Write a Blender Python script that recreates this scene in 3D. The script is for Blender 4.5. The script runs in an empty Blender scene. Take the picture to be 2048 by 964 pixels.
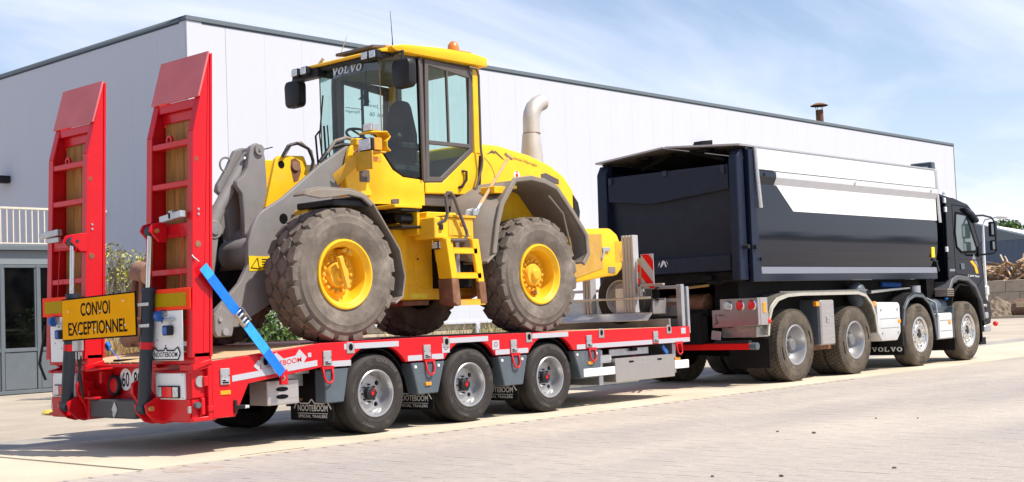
import bpy, bmesh, math, random
from mathutils import Vector, Matrix
from math import sin, cos, pi, radians
R = random.Random(7)
SC = bpy.context.scene
COL = SC.collection

# ------------------------------------------------------------------ camera
cam_data = bpy.data.cameras.new('camera')
cam = bpy.data.objects.new('camera', cam_data)
COL.objects.link(cam)
YAW, PIT, ROL = radians(42.2128), radians(3.2828), radians(-2.2555)
fw = Vector((cos(YAW) * cos(PIT), sin(YAW) * cos(PIT), sin(PIT)))
r0 = Vector((sin(YAW), -cos(YAW), 0))
u0 = r0.cross(fw)
rt = r0 * cos(ROL) + u0 * sin(ROL)
up = rt.cross(fw)
cam.matrix_world = Matrix(((rt.x, up.x, -fw.x, -8.755), (rt.y, up.y, -fw.y, -11.093),
                           (rt.z, up.z, -fw.z, 1.112), (0, 0, 0, 1)))
cam_data.sensor_width = 36
cam_data.lens = 2616.3 / 2048 * 36
cam_data.clip_start = 0.1
cam_data.clip_end = 3000
SC.camera = cam

# ------------------------------------------------------------------ sky, sun, exposure
SUN = Vector((0.26, -0.60, 1.0)).normalized()
world = bpy.data.worlds.new('World')
SC.world = world
world.use_nodes = True
nt = world.node_tree
nt.nodes.clear()
wo = nt.nodes.new('ShaderNodeOutputWorld')
bg = nt.nodes.new('ShaderNodeBackground')
sky = nt.nodes.new('ShaderNodeTexSky')
sky.sky_type = 'NISHITA'
sky.sun_disc = False
sky.sun_elevation = math.asin(SUN.z)
sky.sun_rotation = math.atan2(SUN.x, SUN.y)
sky.altitude = 20
sky.air_density = 1.0
sky.dust_density = 0.9
sky.ozone_density = 2.2
bg.inputs['Strength'].default_value = 0.118
# thin cirrus: stretched noise on the view direction projected to a cloud layer
tc = nt.nodes.new('ShaderNodeTexCoord')
sep = nt.nodes.new('ShaderNodeSeparateXYZ')
nt.links.new(tc.outputs['Generated'], sep.inputs[0])
def wmath(op, a, b=None):
    n = nt.nodes.new('ShaderNodeMath'); n.operation = op
    for i, v in enumerate((a, b)):
        if v is None: continue
        if isinstance(v, (int, float)): n.inputs[i].default_value = v
        else: nt.links.new(v, n.inputs[i])
    return n.outputs[0]
zz = wmath('ADD', wmath('MAXIMUM', sep.outputs[2], 0.0), 0.12)
cmb = nt.nodes.new('ShaderNodeCombineXYZ')
nt.links.new(wmath('DIVIDE', sep.outputs[0], zz), cmb.inputs[0])
nt.links.new(wmath('DIVIDE', sep.outputs[1], zz), cmb.inputs[1])
mp = nt.nodes.new('ShaderNodeMapping')
mp.inputs['Rotation'].default_value = (0, 0, radians(-35))
mp.inputs['Scale'].default_value = (0.45, 1.3, 1)
nt.links.new(cmb.outputs[0], mp.inputs[0])
nz = nt.nodes.new('ShaderNodeTexNoise')
nz.inputs['Scale'].default_value = 0.9
nz.inputs['Detail'].default_value = 8
nz.inputs['Roughness'].default_value = 0.55
nz.inputs['Distortion'].default_value = 0.6
nt.links.new(mp.outputs[0], nz.inputs['Vector'])
cr = nt.nodes.new('ShaderNodeMapRange')
cr.inputs['From Min'].default_value = 0.41
cr.inputs['From Max'].default_value = 0.74
cr.inputs['To Max'].default_value = 0.80
nt.links.new(nz.outputs[0], cr.inputs['Value'])
mixc = nt.nodes.new('ShaderNodeMix'); mixc.data_type = 'RGBA'
mixc.inputs[7].default_value = (7.4, 7.5, 8.9, 1)
low = wmath('MULTIPLY', wmath('POWER', wmath('SUBTRACT', 1.0, wmath('MAXIMUM', sep.outputs[2], 0.0)), 6.0), 0.48)   # pale haze low over the horizon
tot = nt.nodes.new('ShaderNodeMath'); tot.operation = 'ADD'; tot.use_clamp = True
nt.links.new(cr.outputs[0], tot.inputs[0]); nt.links.new(low, tot.inputs[1])
nt.links.new(tot.outputs[0], mixc.inputs[0])
nt.links.new(sky.outputs[0], mixc.inputs[6])
nt.links.new(mixc.outputs[2], bg.inputs['Color'])
nt.links.new(bg.outputs[0], wo.inputs[0])

sl = bpy.data.lights.new('sun', 'SUN')
sl.energy = 4.9
sl.angle = radians(0.53)
sl.color = (1.0, 0.93, 0.82)
so = bpy.data.objects.new('sun', sl)
COL.objects.link(so)
so.location = (0, -10, 30)
so.rotation_euler = (-SUN).to_track_quat('-Z', 'Y').to_euler()
SC.view_settings.view_transform = 'Standard'
SC.view_settings.look = 'None'
SC.view_settings.exposure = 0.45
SC.view_settings.gamma = 1
SC.cycles.max_bounces = 6
SC.cycles.transparent_max_bounces = 12

# ------------------------------------------------------------------ materials
def NT(name):
    m = bpy.data.materials.new(name); m.use_nodes = True
    n = m.node_tree; n.nodes.clear()
    o = n.nodes.new('ShaderNodeOutputMaterial')
    return m, n, o
def mat(name, col, rough=0.5, metal=0.0, var=0.12, vs=6.0, dirt=None, da=0.0, ds=3.0, bump=0.0, bs=80.0, coat=0.0, stretch=None, spec=0.3):
    """procedural paint / metal / rubber: base colour with slow and fast noise, patchy dirt, fine bump"""
    m, n, o = NT(name)
    p = n.nodes.new('ShaderNodeBsdfPrincipled')
    n.links.new(p.outputs[0], o.inputs[0])
    p.inputs['Roughness'].default_value = rough
    p.inputs['Metallic'].default_value = metal
    p.inputs['Coat Weight'].default_value = coat
    p.inputs['Specular IOR Level'].default_value = spec
    p.inputs['Coat Roughness'].default_value = 0.06
    t = n.nodes.new('ShaderNodeTexCoord')
    mp = n.nodes.new('ShaderNodeMapping')
    mp.inputs['Scale'].default_value = stretch or (1, 1, 1)
    n.links.new(t.outputs['Object'], mp.inputs[0])
    n1 = n.nodes.new('ShaderNodeTexNoise')
    n1.inputs['Scale'].default_value = vs; n1.inputs['Detail'].default_value = 6; n1.inputs['Roughness'].default_value = 0.6
    n.links.new(mp.outputs[0], n1.inputs['Vector'])
    rp = n.nodes.new('ShaderNodeMapRange')
    rp.inputs['From Min'].default_value = 0.3; rp.inputs['From Max'].default_value = 0.7
    rp.inputs['To Min'].default_value = 1 - var; rp.inputs['To Max'].default_value = 1 + var
    n.links.new(n1.outputs[0], rp.inputs[0])
    mul = n.nodes.new('ShaderNodeVectorMath'); mul.operation = 'SCALE'
    mul.inputs[0].default_value = col
    n.links.new(rp.outputs[0], mul.inputs['Scale'])
    out = mul.outputs[0]
    if dirt:
        n2 = n.nodes.new('ShaderNodeTexNoise')
        n2.inputs['Scale'].default_value = ds; n2.inputs['Detail'].default_value = 9; n2.inputs['Roughness'].default_value = 0.68
        n.links.new(mp.outputs[0], n2.inputs['Vector'])
        r2 = n.nodes.new('ShaderNodeMapRange')
        r2.inputs['From Min'].default_value = 0.62 - 0.3 * da; r2.inputs['From Max'].default_value = 0.78 - 0.2 * da
        r2.inputs['To Max'].default_value = min(1.0, 0.35 + da)
        n.links.new(n2.outputs[0], r2.inputs[0])
        mx = n.nodes.new('ShaderNodeMix'); mx.data_type = 'RGBA'
        mx.inputs[7].default_value = (*dirt, 1)
        n.links.new(r2.outputs[0], mx.inputs[0]); n.links.new(out, mx.inputs[6])
        out = mx.outputs[2]
        mr = n.nodes.new('ShaderNodeMapRange')
        mr.inputs['To Min'].default_value = rough; mr.inputs['To Max'].default_value = min(0.95, rough + 0.4)
        n.links.new(r2.outputs[0], mr.inputs[0]); n.links.new(mr.outputs[0], p.inputs['Roughness'])
    n.links.new(out, p.inputs['Base Color'])
    if bump:
        n3 = n.nodes.new('ShaderNodeTexNoise')
        n3.inputs['Scale'].default_value = bs; n3.inputs['Detail'].default_value = 5
        n.links.new(mp.outputs[0], n3.inputs['Vector'])
        b = n.nodes.new('ShaderNodeBump'); b.inputs['Strength'].default_value = bump; b.inputs['Distance'].default_value = 0.01
        n.links.new(n3.outputs[0], b.inputs['Height']); n.links.new(b.outputs[0], p.inputs['Normal'])
    return m
def glass(name, tint, refl=1.0, dust=0.0):
    m, n, o = NT(name)
    t = n.nodes.new('ShaderNodeBsdfTransparent'); t.inputs[0].default_value = (*tint, 1)
    g = n.nodes.new('ShaderNodeBsdfGlossy'); g.inputs['Roughness'].default_value = 0.02
    d = n.nodes.new('ShaderNodeBsdfDiffuse'); d.inputs[0].default_value = (0.35, 0.34, 0.31, 1)
    tc = n.nodes.new('ShaderNodeTexCoord'); nz = n.nodes.new('ShaderNodeTexNoise')
    nz.inputs['Scale'].default_value = 3; nz.inputs['Detail'].default_value = 8
    n.links.new(tc.outputs['Object'], nz.inputs['Vector'])
    mr = n.nodes.new('ShaderNodeMapRange'); mr.inputs['From Min'].default_value = .35; mr.inputs['From Max'].default_value = .75
    mr.inputs['To Max'].default_value = dust; n.links.new(nz.outputs[0], mr.inputs[0])
    m1 = n.nodes.new('ShaderNodeMixShader'); n.links.new(mr.outputs[0], m1.inputs[0])
    n.links.new(t.outputs[0], m1.inputs[1]); n.links.new(d.outputs[0], m1.inputs[2])
    lw = n.nodes.new('ShaderNodeLayerWeight'); lw.inputs[0].default_value = 0.5      # Schlick: 0.04 + 0.96 (1 - cos)^5
    f = n.nodes.new('ShaderNodeMath'); f.operation = 'POWER'; f.inputs[1].default_value = 5
    n.links.new(lw.outputs['Facing'], f.inputs[0])
    ml = n.nodes.new('ShaderNodeMath'); ml.operation = 'MULTIPLY_ADD'; ml.inputs[1].default_value = 0.95 * refl; ml.inputs[2].default_value = 0.045 * refl
    n.links.new(f.outputs[0], ml.inputs[0])
    x = n.nodes.new('ShaderNodeMixShader')
    n.links.new(ml.outputs[0], x.inputs[0]); n.links.new(m1.outputs[0], x.inputs[1]); n.links.new(g.outputs[0], x.inputs[2])
    n.links.new(x.outputs[0], o.inputs[0])
    return m

DUST = (0.30, 0.25, 0.19)
MUD = (0.17, 0.13, 0.09)
RUST = (0.16, 0.075, 0.035)
M = {}
M['red'] = mat('red_paint', (0.56, 0.0045, 0.011), 0.34, var=0.05, coat=0.12, dirt=(0.42, 0.05, 0.04), da=0.02, ds=5)
M['red_worn'] = mat('worn_red_paint', (0.55, 0.06, 0.07), 0.5, var=0.08, vs=3, dirt=(0.36, 0.16, 0.15), da=0.25, ds=2.2)
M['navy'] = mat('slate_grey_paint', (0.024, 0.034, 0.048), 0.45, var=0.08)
M['slate'] = mat('slate_mudguard', (0.085, 0.105, 0.125), 0.42, var=0.08, dirt=DUST, da=0.02)
M['grey_bar'] = mat('grey_bumper_paint', (0.07, 0.07, 0.075), 0.45, var=0.1)
M['white'] = mat('white_plate_paint', (0.78, 0.79, 0.80), 0.4, var=0.03)
M['tape'] = mat('white_reflective_tape', (0.43, 0.43, 0.47), 0.45, var=0.10, vs=120)
M['light_grey'] = mat('light_grey_box_and_rail_shade', (0.56, 0.56, 0.57), 0.45, var=0.05, dirt=(.4, .36, .3), da=.05)
M['cab_black'] = mat('black_cab_paint', (0.003, 0.004, 0.007), 0.10, var=0.1, spec=0.16)
M['galv'] = mat('galvanised_steel', (0.48, 0.49, 0.50), 0.38, 0.75, var=0.14, vs=14, stretch=(1, 1, 0.5))
M['alu'] = mat('brushed_aluminium', (0.60, 0.59, 0.57), 0.36, 0.8, var=0.1, vs=10, stretch=(1, 1, 6))
M['alu_dull'] = mat('dull_aluminium', (0.44, 0.41, 0.40), 0.42, 0.6, var=0.12, vs=9, stretch=(0.5, 6, 6))
M['steel_silver'] = mat('silver_rim_paint', (0.42, 0.42, 0.43), 0.33, 0.65, var=0.08, dirt=(0.3, 0.27, 0.23), da=0.05, ds=9)
M['chrome'] = mat('chrome_rod', (0.75, 0.76, 0.78), 0.12, 1.0, var=0.02)
M['black'] = mat('black_plastic', (0.015, 0.015, 0.017), 0.5, var=0.15, dirt=(0.08, 0.07, 0.06), da=0.04)
M['dark'] = mat('dark_chassis', (0.010, 0.0095, 0.0095), 0.7, var=0.3, spec=.15, dirt=(0.045, 0.035, 0.026), da=0.12)
M['flap'] = mat('black_rubber_flap', (0.010, 0.009, 0.010), 0.6, var=0.2, spec=.15, dirt=(0.05, 0.045, 0.04), da=0.02)
M['tyre'] = mat('trailer_tyre_rubber', (0.036, 0.032, 0.030), 0.62, spec=.2, var=0.2, vs=9, dirt=(0.14, 0.12, 0.10), da=0.10, ds=5, bump=0.15, bs=120)
M['tyre_mark'] = mat('moulded_tyre_lettering', (0.12, 0.112, 0.108), 0.55)
M['tyre_truck'] = mat('dusty_truck_tyre', (0.10, 0.083, 0.066), 0.85, var=0.22, vs=7, spec=.15, dirt=(0.22, 0.18, 0.135), da=0.36, ds=4, bump=0.2, bs=90)
M['tyre_loader'] = mat('dusty_loader_tyre', (0.15, 0.126, 0.107), 0.9, var=0.25, vs=5, spec=.08, dirt=(0.30, 0.255, 0.215), da=0.42, ds=3.2, bump=0.35, bs=60)
M['plank'] = mat('oiled_hardwood', (0.36, 0.175, 0.05), 0.6, var=0.38, vs=3.5, stretch=(4, 4, 0.5), dirt=(0.10, 0.06, 0.03), da=0.15, ds=3, bump=0.3, bs=25)
M['plank_deck'] = mat('worn_deck_boards', (0.52, 0.37, 0.22), 0.7, var=0.22, vs=4, stretch=(0.5, 5, 4), dirt=(0.30, 0.21, 0.13), da=0.2, ds=2, bump=0.25, bs=25)
M['yellow'] = mat('loader_yellow_paint', (0.86, 0.485, 0.014), 0.42, var=0.08, coat=0.05, dirt=(0.55, 0.33, 0.08), da=0.16, ds=2.2)
M['yellow_dirty'] = mat('dirty_yellow_paint', (0.74, 0.41, 0.03), 0.55, var=0.14, dirt=(0.36, 0.235, 0.11), da=0.42, ds=3)
M['yellow_rust'] = mat('yellow_paint_scuffed_to_rust', (0.70, 0.38, 0.03), 0.6, var=0.15, dirt=(0.15, 0.075, 0.045), da=0.5, ds=4)
M['boom'] = mat('grey_boom_paint', (0.21, 0.20, 0.198), 0.5, var=0.10, vs=4, dirt=(0.30, 0.25, 0.20), da=0.2, ds=3)
M['fender'] = mat('grey_fender_plastic', (0.215, 0.185, 0.158), 0.65, var=0.12, vs=4, dirt=(0.27, 0.21, 0.155), da=0.28, ds=3)
M['rack_grey'] = mat('dull_rack_sheet', (.24, .225, .22), .5, .3, var=.12, vs=7)
M['bar_red'] = mat('red_reflective_sheet', (.70, .012, .012), .5, var=.04, spec=.1)
M['board_alu'] = mat('dull_board_aluminium', (0.46, 0.45, 0.46), 0.5, 0.2, var=0.1, vs=9, stretch=(3, 3, .4))
M['tip'] = mat('worn_red_paled_by_sky', (0.56, 0.14, 0.15), 0.55, var=0.10, vs=2.5, dirt=(0.46, 0.24, 0.24), da=0.22, ds=2)  # worn red, made paler for the sky reflected in the tilted tip plate
M['exhaust'] = mat('cream_dulled_exhaust', (0.55, 0.51, 0.46), 0.45, 0.4, var=0.1, vs=4, dirt=(0.45, 0.33, 0.22), da=0.1)
M['hatch'] = mat('brown_dusted_yellow', (0.52, 0.30, 0.07), 0.75, var=0.15, spec=.15, dirt=(0.27, 0.18, 0.10), da=0.4, ds=3)
M['tailgate'] = mat('chipped_dark_blue_paint', (0.008, 0.013, 0.030), 0.40, var=0.2, spec=0.28, dirt=(0.22, 0.22, 0.24), da=-0.14, ds=26)
M['rim_yellow'] = mat('dusty_yellow_rim', (0.84, 0.47, 0.016), 0.45, var=0.08, dirt=(0.50, 0.33, 0.12), da=0.26, ds=4)
M['pillar'] = mat('brown_grey_pillar', (0.105, 0.09, 0.085), 0.5, var=0.08)
M['black_truck'] = mat('black_truck_paint', (0.003, 0.007, 0.017), 0.085, var=0.1, spec=0.42)
M['navy_truck'] = mat('dusty_dark_blue_tipper_paint', (0.009, 0.014, 0.032), 0.40, var=0.2, spec=0.28, dirt=(0.035, 0.038, 0.05), da=0.04, ds=9, stretch=(1, 1, 1))
M['white_truck'] = mat('white_tipper_paint', (0.80, 0.80, 0.80), 0.35, var=0.02, coat=0.2)
M['silver'] = mat('silver_stripe', (0.24, 0.25, 0.30), 0.4, 0.2, var=0.03)
M['tread_plate'] = mat('tread_plate_aluminium', (0.50, 0.48, 0.43), 0.36, 0.8, var=0.2, vs=25, bump=0.5, bs=45)
M['stainless'] = mat('brushed_stainless', (0.52, 0.49, 0.47), 0.3, 0.9, var=0.07, vs=8, stretch=(8, 8, 0.6))
M['red_lamp'] = mat('red_lamp_lens', (0.80, 0.03, 0.03), 0.2, var=0.2, vs=40, coat=0.3)
M['orange_lamp'] = mat('amber_lamp_lens', (0.85, 0.30, 0.01), 0.15, var=0.2, vs=40, coat=0.6)
M['clear_lamp'] = mat('clear_lamp_lens', (0.62, 0.63, 0.64), 0.12, 0.2, var=0.35, vs=45, coat=0.6)
M['sign_yellow'] = mat('sign_amber_sheet', (0.80, 0.36, 0.003), 0.7, var=0.04, spec=.05)
M['sign_olive'] = mat('olive_reflective_sheet', (0.42, 0.27, 0.004), 0.6, var=0.08, vs=30, spec=.08)
M['sign_red'] = mat('fluorescent_red_border', (0.95, 0.06, 0.02), 0.6, var=0.03, spec=.08)
M['ink'] = mat('black_print', (0.006, 0.006, 0.007), 0.7, spec=.08)
M['blue_strap'] = mat('blue_polyester_webbing', (0.008, 0.16, 0.62), 0.6, var=0.12, vs=20)
M['blue_light'] = mat('light_blue_webbing', (0.03, 0.33, 0.70), 0.6, var=0.12, vs=20)
M['blue_plastic'] = mat('blue_plastic', (0.03, 0.12, 0.42), 0.35)
M['rust'] = mat('rusty_steel', (0.19, 0.085, 0.045), 0.75, var=0.3, dirt=(0.28, 0.19, 0.13), da=0.3, ds=6)
M['brown_steel'] = mat('worn_brown_hook_steel', (0.30, 0.17, 0.12), 0.6, var=0.25, dirt=(0.12, 0.09, 0.07), da=0.25, ds=5)
M['wood_pole'] = mat('wooden_handle', (0.50, 0.33, 0.17), 0.6, var=0.2, vs=12)
M['wall'] = mat('coated_wall_panel', (0.525, 0.54, 0.60), 0.6, spec=.15, var=0.02, vs=1.2, stretch=(1, 1, 0.25))
M['trim'] = mat('slate_roof_trim', (0.13, 0.155, 0.175), 0.45, var=0.05)
M['fascia'] = mat('grey_fascia_sheet', (0.21, 0.235, 0.255), 0.5, spec=.15, var=.03)
M['frame_grey'] = mat('grey_window_frame', (0.125, 0.145, 0.165), 0.45, var=0.06)
M['concrete'] = mat('concrete_block', (0.50, 0.42, 0.32), 0.85, var=0.16, vs=1.6, dirt=(0.26, 0.22, 0.17), da=0.3, ds=1.2, bump=0.3, bs=20)
M['seat'] = mat('dark_seat_fabric', (0.03, 0.03, 0.033), 0.85, var=0.3)
M['interior'] = mat('cab_interior_trim', (0.13, 0.12, 0.11), 0.75, var=0.2)
M['shed_blue'] = mat('blue_corrugated_sheet', (0.075, 0.105, 0.155), 0.5, var=0.05)
M['shed_white'] = mat('white_shed_roof', (0.78, 0.77, 0.78), 0.5, var=0.04)
M['glass_cab'] = glass('tinted_cab_glass', (0.74, 0.90, 0.87), 1.0, 0.05)
M['glass_dark'] = glass('dark_window_glass', (0.40, 0.45, 0.47), 2.4, 0.02)
M['glass_clear'] = glass('truck_window_glass', (0.42, 0.52, 0.52), 1.2, 0.02)
M['cab_window'] = mat('truck_side_window', (0.05, 0.075, 0.075), 0.05, var=0.1, coat=1.0)
M['arch_grey'] = mat('grey_arch_plastic', (0.09, 0.092, 0.10), 0.5, var=.1, dirt=DUST, da=.02)
M['mirror'] = mat('mirror_glass', (0.8, 0.82, 0.84), 0.03, 1.0, var=0.0)

# ------------------------------------------------------------------ mesh builder
class MB:
    def __init__(s): s.v = []; s.f = []; s.m = []; s.mi = 0
    def add(s, verts, faces):
        b = len(s.v); s.v += [tuple(p) for p in verts]
        s.f += [tuple(b + i for i in f) for f in faces]; s.m += [s.mi] * len(faces); return s
    def box(s, x0, x1, y0, y1, z0, z1):
        return s.add([(x0, y0, z0), (x1, y0, z0), (x1, y1, z0), (x0, y1, z0), (x0, y0, z1), (x1, y0, z1), (x1, y1, z1), (x0, y1, z1)],
                     [(0, 3, 2, 1), (4, 5, 6, 7), (0, 1, 5, 4), (1, 2, 6, 5), (2, 3, 7, 6), (3, 0, 4, 7)])
    def obox(s, c, sx, sy, sz, rot=None):
        rot = rot or Matrix.Identity(3); c = Vector(c)
        P = [c + rot @ Vector((a * sx / 2, b * sy / 2, d * sz / 2)) for a, b, d in
             ((-1, -1, -1), (1, -1, -1), (1, 1, -1), (-1, 1, -1), (-1, -1, 1), (1, -1, 1), (1, 1, 1), (-1, 1, 1))]
        return s.add(P, [(0, 3, 2, 1), (4, 5, 6, 7), (0, 1, 5, 4), (1, 2, 6, 5), (2, 3, 7, 6), (3, 0, 4, 7)])
    def prism(s, pts, ax, a, b):
        n = len(pts)
        def P(p, t): return {'x': (t, p[0], p[1]), 'y': (p[0], t, p[1]), 'z': (p[0], p[1], t)}[ax]
        V = [P(p, a) for p in pts] + [P(p, b) for p in pts]
        return s.add(V, [tuple(range(n)), tuple(range(2 * n - 1, n - 1, -1))] + [(i, (i + 1) % n, n + (i + 1) % n, n + i) for i in range(n)])
    def strip(s, pts, ax, a, b, th):
        """open polyline profile swept along an axis with thickness th (to its left)"""
        n = len(pts); off = []
        for i in range(n):
            p = Vector(pts[max(0, i - 1)]); q = Vector(pts[min(n - 1, i + 1)]); d = (q - p).normalized()
            off.append((pts[i][0] - d.y * th, pts[i][1] + d.x * th))
        return s.prism(list(pts) + off[::-1], ax, a, b)
    def beam(s, p, q, w, h, upv=(0, 0, 1)):
        p = Vector(p); q = Vector(q); d = (q - p); L = d.length; d.normalize()
        sd = d.cross(Vector(upv))
        if sd.length < 1e-4: sd = d.cross(Vector((1, 0, 0)))
        sd.normalize(); u = sd.cross(d)
        return s.obox((p + q) / 2, L, w, h, Matrix((d, sd, u)).transposed())
    def tube(s, pts, r, n=8, caps=True):
        pts = [Vector(p) for p in pts]; k = len(pts); V = []; F = []
        rr = r if isinstance(r, (list, tuple)) else [r] * k
        prev = None
        for i in range(k):
            d = (pts[min(k - 1, i + 1)] - pts[max(0, i - 1)]).normalized()
            if prev is None:
                a = Vector((0, 0, 1)) if abs(d.z) < 0.9 else Vector((1, 0, 0))
                u = d.cross(a).normalized()
            else:
                u = (prev - d * prev.dot(d)).normalized()
            prev = u; w = d.cross(u)
            for j in range(n):
                t = 2 * pi * j / n
                V.append(pts[i] + (u * cos(t) + w * sin(t)) * rr[i])
        for i in range(k - 1):
            for j in range(n):
                F.append((i * n + j, i * n + (j + 1) % n, (i + 1) * n + (j + 1) % n, (i + 1) * n + j))
        if caps: F += [tuple(range(n - 1, -1, -1)), tuple((k - 1) * n + j for j in range(n))]
        return s.add(V, F)
    def lathe(s, prof, ax='y', c=(0, 0, 0), n=32, a0=0.0, a1=2 * pi):
        full = abs(a1 - a0 - 2 * pi) < 1e-6; m = n if full else n + 1
        V = []; F = []
        for r, a in prof:
            for j in range(m):
                t = a0 + (a1 - a0) * j / n; u, w = r * cos(t), r * sin(t)
                V.append({'y': (c[0] + u, c[1] + a, c[2] + w), 'z': (c[0] + u, c[1] + w, c[2] + a), 'x': (c[0] + a, c[1] + u, c[2] + w)}[ax])
        for i in range(len(prof) - 1):
            for j in range(n):
                k = (j + 1) % m
                F.append((i * m + j, i * m + k, (i + 1) * m + k, (i + 1) * m + j))
        return s.add(V, F)
    def cyl(s, c, r, ax, a, b, n=16):
        return s.lathe([(0, a), (r, a), (r, b), (0, b)], ax, c, n)
    def ball(s, c, r, n=12, sx=1, sy=1, sz=1):
        V = []; F = []; k = n // 2
        for i in range(k + 1):
            t = pi * i / k
            for j in range(n):
                q = 2 * pi * j / n
                V.append((c[0] + r * sx * sin(t) * cos(q), c[1] + r * sy * sin(t) * sin(q), c[2] + r * sz * cos(t)))
        for i in range(k):
            for j in range(n):
                F.append((i * n + j, i * n + (j + 1) % n, (i + 1) * n + (j + 1) % n, (i + 1) * n + j))
        return s.add(V, F)
    def xf(s, fn):
        s.v = [tuple(fn(Vector(p))) for p in s.v]; return s

WL = {}
def mesh(name, mb, mats, bevel=0.0, seg=1, smooth=35, keep=False):
    me = bpy.data.meshes.new(name)
    bm = bmesh.new()
    vs = [bm.verts.new(p) for p in mb.v]
    for f, mi in zip(mb.f, mb.m):
        try:
            q = bm.faces.new([vs[i] for i in f]); q.material_index = mi
        except ValueError: pass
    bmesh.ops.remove_doubles(bm, verts=bm.verts, dist=1e-5)
    if not keep: bmesh.ops.recalc_face_normals(bm, faces=bm.faces)
    if bevel:
        es = [e for e in bm.edges if len(e.link_faces) == 2 and e.calc_face_angle(0) > 0.5]
        bmesh.ops.bevel(bm, geom=es, offset=bevel, segments=seg, affect='EDGES', clamp_overlap=True, profile=0.5)
    bm.to_mesh(me); bm.free()
    for m in (mats if isinstance(mats, (list, tuple)) else [mats]): me.materials.append(M[m] if isinstance(m, str) else m)
    if smooth:
        me.polygons.foreach_set('use_smooth', [True] * len(me.polygons))
        me.set_sharp_from_angle(angle=radians(smooth))
    return me
def link(name, data, parent=None, origin=(0, 0, 0), rot=None):
    o = bpy.data.objects.new(name, data); COL.objects.link(o)
    origin = Vector(origin)
    if parent is not None:
        o.parent = parent; o.location = origin - WL[parent.name]
    else: o.location = origin
    if rot: o.rotation_euler = rot
    WL[o.name] = origin
    return o
def thing(name, label, cat, loc=(0, 0, 0), group=None):
    o = link(name, None, None, loc); o['label'] = label; o['category'] = cat
    o.empty_display_size = 0.2
    if group: o['group'] = group
    return o
def islands(mb):
    p = list(range(len(mb.v)))
    def fd(i):
        while p[i] != i: p[i] = p[p[i]]; i = p[i]
        return i
    for f in mb.f:
        for i in f[1:]: p[fd(i)] = fd(f[0])
    out = {}
    for f, mi in zip(mb.f, mb.m): out.setdefault(fd(f[0]), []).append((f, mi))
    res = []
    for fs in out.values():
        ids = sorted({i for f, _ in fs for i in f}); ix = {i: k for k, i in enumerate(ids)}
        r = MB(); r.v = [mb.v[i] for i in ids]; r.f = [tuple(ix[i] for i in f) for f, _ in fs]; r.m = [mi for _, mi in fs]; res.append(r)
    return res
def parts(name, mb, m, parent, bevel=0.0, **k):
    return [part(name, r, m, parent, bevel, **k) for r in islands(mb)]
def part(name, mb, m, parent, bevel=0.0, origin=(0, 0, 0), label=None, **k):
    o = link(name, mesh(name, mb, m, bevel, **k), parent, origin)
    if label: o['label'] = label
    return o
def solo(name, mb, m, label, cat, bevel=0.0, origin=(0, 0, 0), group=None, **k):
    o = link(name, mesh(name, mb, m, bevel, **k), None, origin); o['label'] = label; o['category'] = cat
    if group: o['group'] = group
    return o
def structure(name, mb, m, parent=None, kind='structure', **k):
    o = link(name, mesh(name, mb, m, **k), parent); o['kind'] = kind; return o
def again(o, parent, delta=(0, 0, 0), rotz=None):
    """another instance of a part (sharing mesh data) and of its sub-parts, moved by delta"""
    c = o.copy(); COL.objects.link(c); c.parent = parent
    w = WL[o.name] + Vector(delta); WL[c.name] = w
    c.location = w - (WL[parent.name] if parent else Vector())
    if rotz is not None: c.rotation_euler = (0, 0, rotz)
    for ch in o.children:
        d = ch.copy(); COL.objects.link(d); d.parent = c; WL[d.name] = w + ch.location
    return c
def clone_thing(o, loc, label, rotz=0):
    c = o.copy(); COL.objects.link(c); c.location = loc; c['label'] = label; c.rotation_euler[2] = rotz
    for ch in o.children:
        d = ch.copy(); COL.objects.link(d); d.parent = c
        for g in ch.children:
            e = g.copy(); COL.objects.link(e); e.parent = d
    return c
def mirror_y(mb):
    r = MB(); r.v = [(x, -y, z) for x, y, z in mb.v]; r.f = list(mb.f); r.m = list(mb.m); return r
def shifted(mb, d):
    r = MB(); r.v = [(x + d[0], y + d[1], z + d[2]) for x, y, z in mb.v]; r.f = list(mb.f); r.m = list(mb.m); return r
_fc = {}
def text_mesh(s, bold=0.0):
    if (s, bold) not in _fc:
        cu = bpy.data.curves.new('lettering', 'FONT'); cu.body = s; cu.offset = bold; cu.resolution_u = 4
        cu.extrude = 0.0
        ob = bpy.data.objects.new('lettering', cu)
        me = bpy.data.meshes.new_from_object(ob)
        _fc[(s, bold)] = ([tuple(v.co) for v in me.vertices], [tuple(p.vertices) for p in me.polygons])
        bpy.data.objects.remove(ob); bpy.data.meshes.remove(me)
    return _fc[(s, bold)]
def put_text(mb, s, o, xd, yd, w, h, bold=0.0, fn=None):
    """text s fitted into the w x h rectangle whose lower-left corner is o"""
    V, F = text_mesh(s, bold)
    xs = [v[0] for v in V]; ys = [v[1] for v in V]
    x0, x1, y0, y1 = min(xs), max(xs), min(ys), max(ys)
    o = Vector(o); xd = Vector(xd); yd = Vector(yd)
    P = []
    for v in V:
        a = (v[0] - x0) / (x1 - x0) * w; b = (v[1] - y0) / (y1 - y0) * h
        P.append(fn(a, b) if fn else o + xd * a + yd * b)
    mb.add(P, F); return mb
SLAB = {'V': [[(0, 1), (.44, 1), (.44, .88), (.36, .88), (.54, .32), (.70, .88), (.60, .88), (.60, 1), (1, 1), (1, .88), (.92, .88), (.62, 0), (.40, 0), (.08, .88), (0, .88)]],
        'L': [[(0, 1), (.5, 1), (.5, .88), (.36, .88), (.36, .13), (.74, .13), (.74, .34), (.90, .34), (.90, 0), (0, 0), (0, .12), (.12, .12), (.12, .88), (0, .88)]]}
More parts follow.
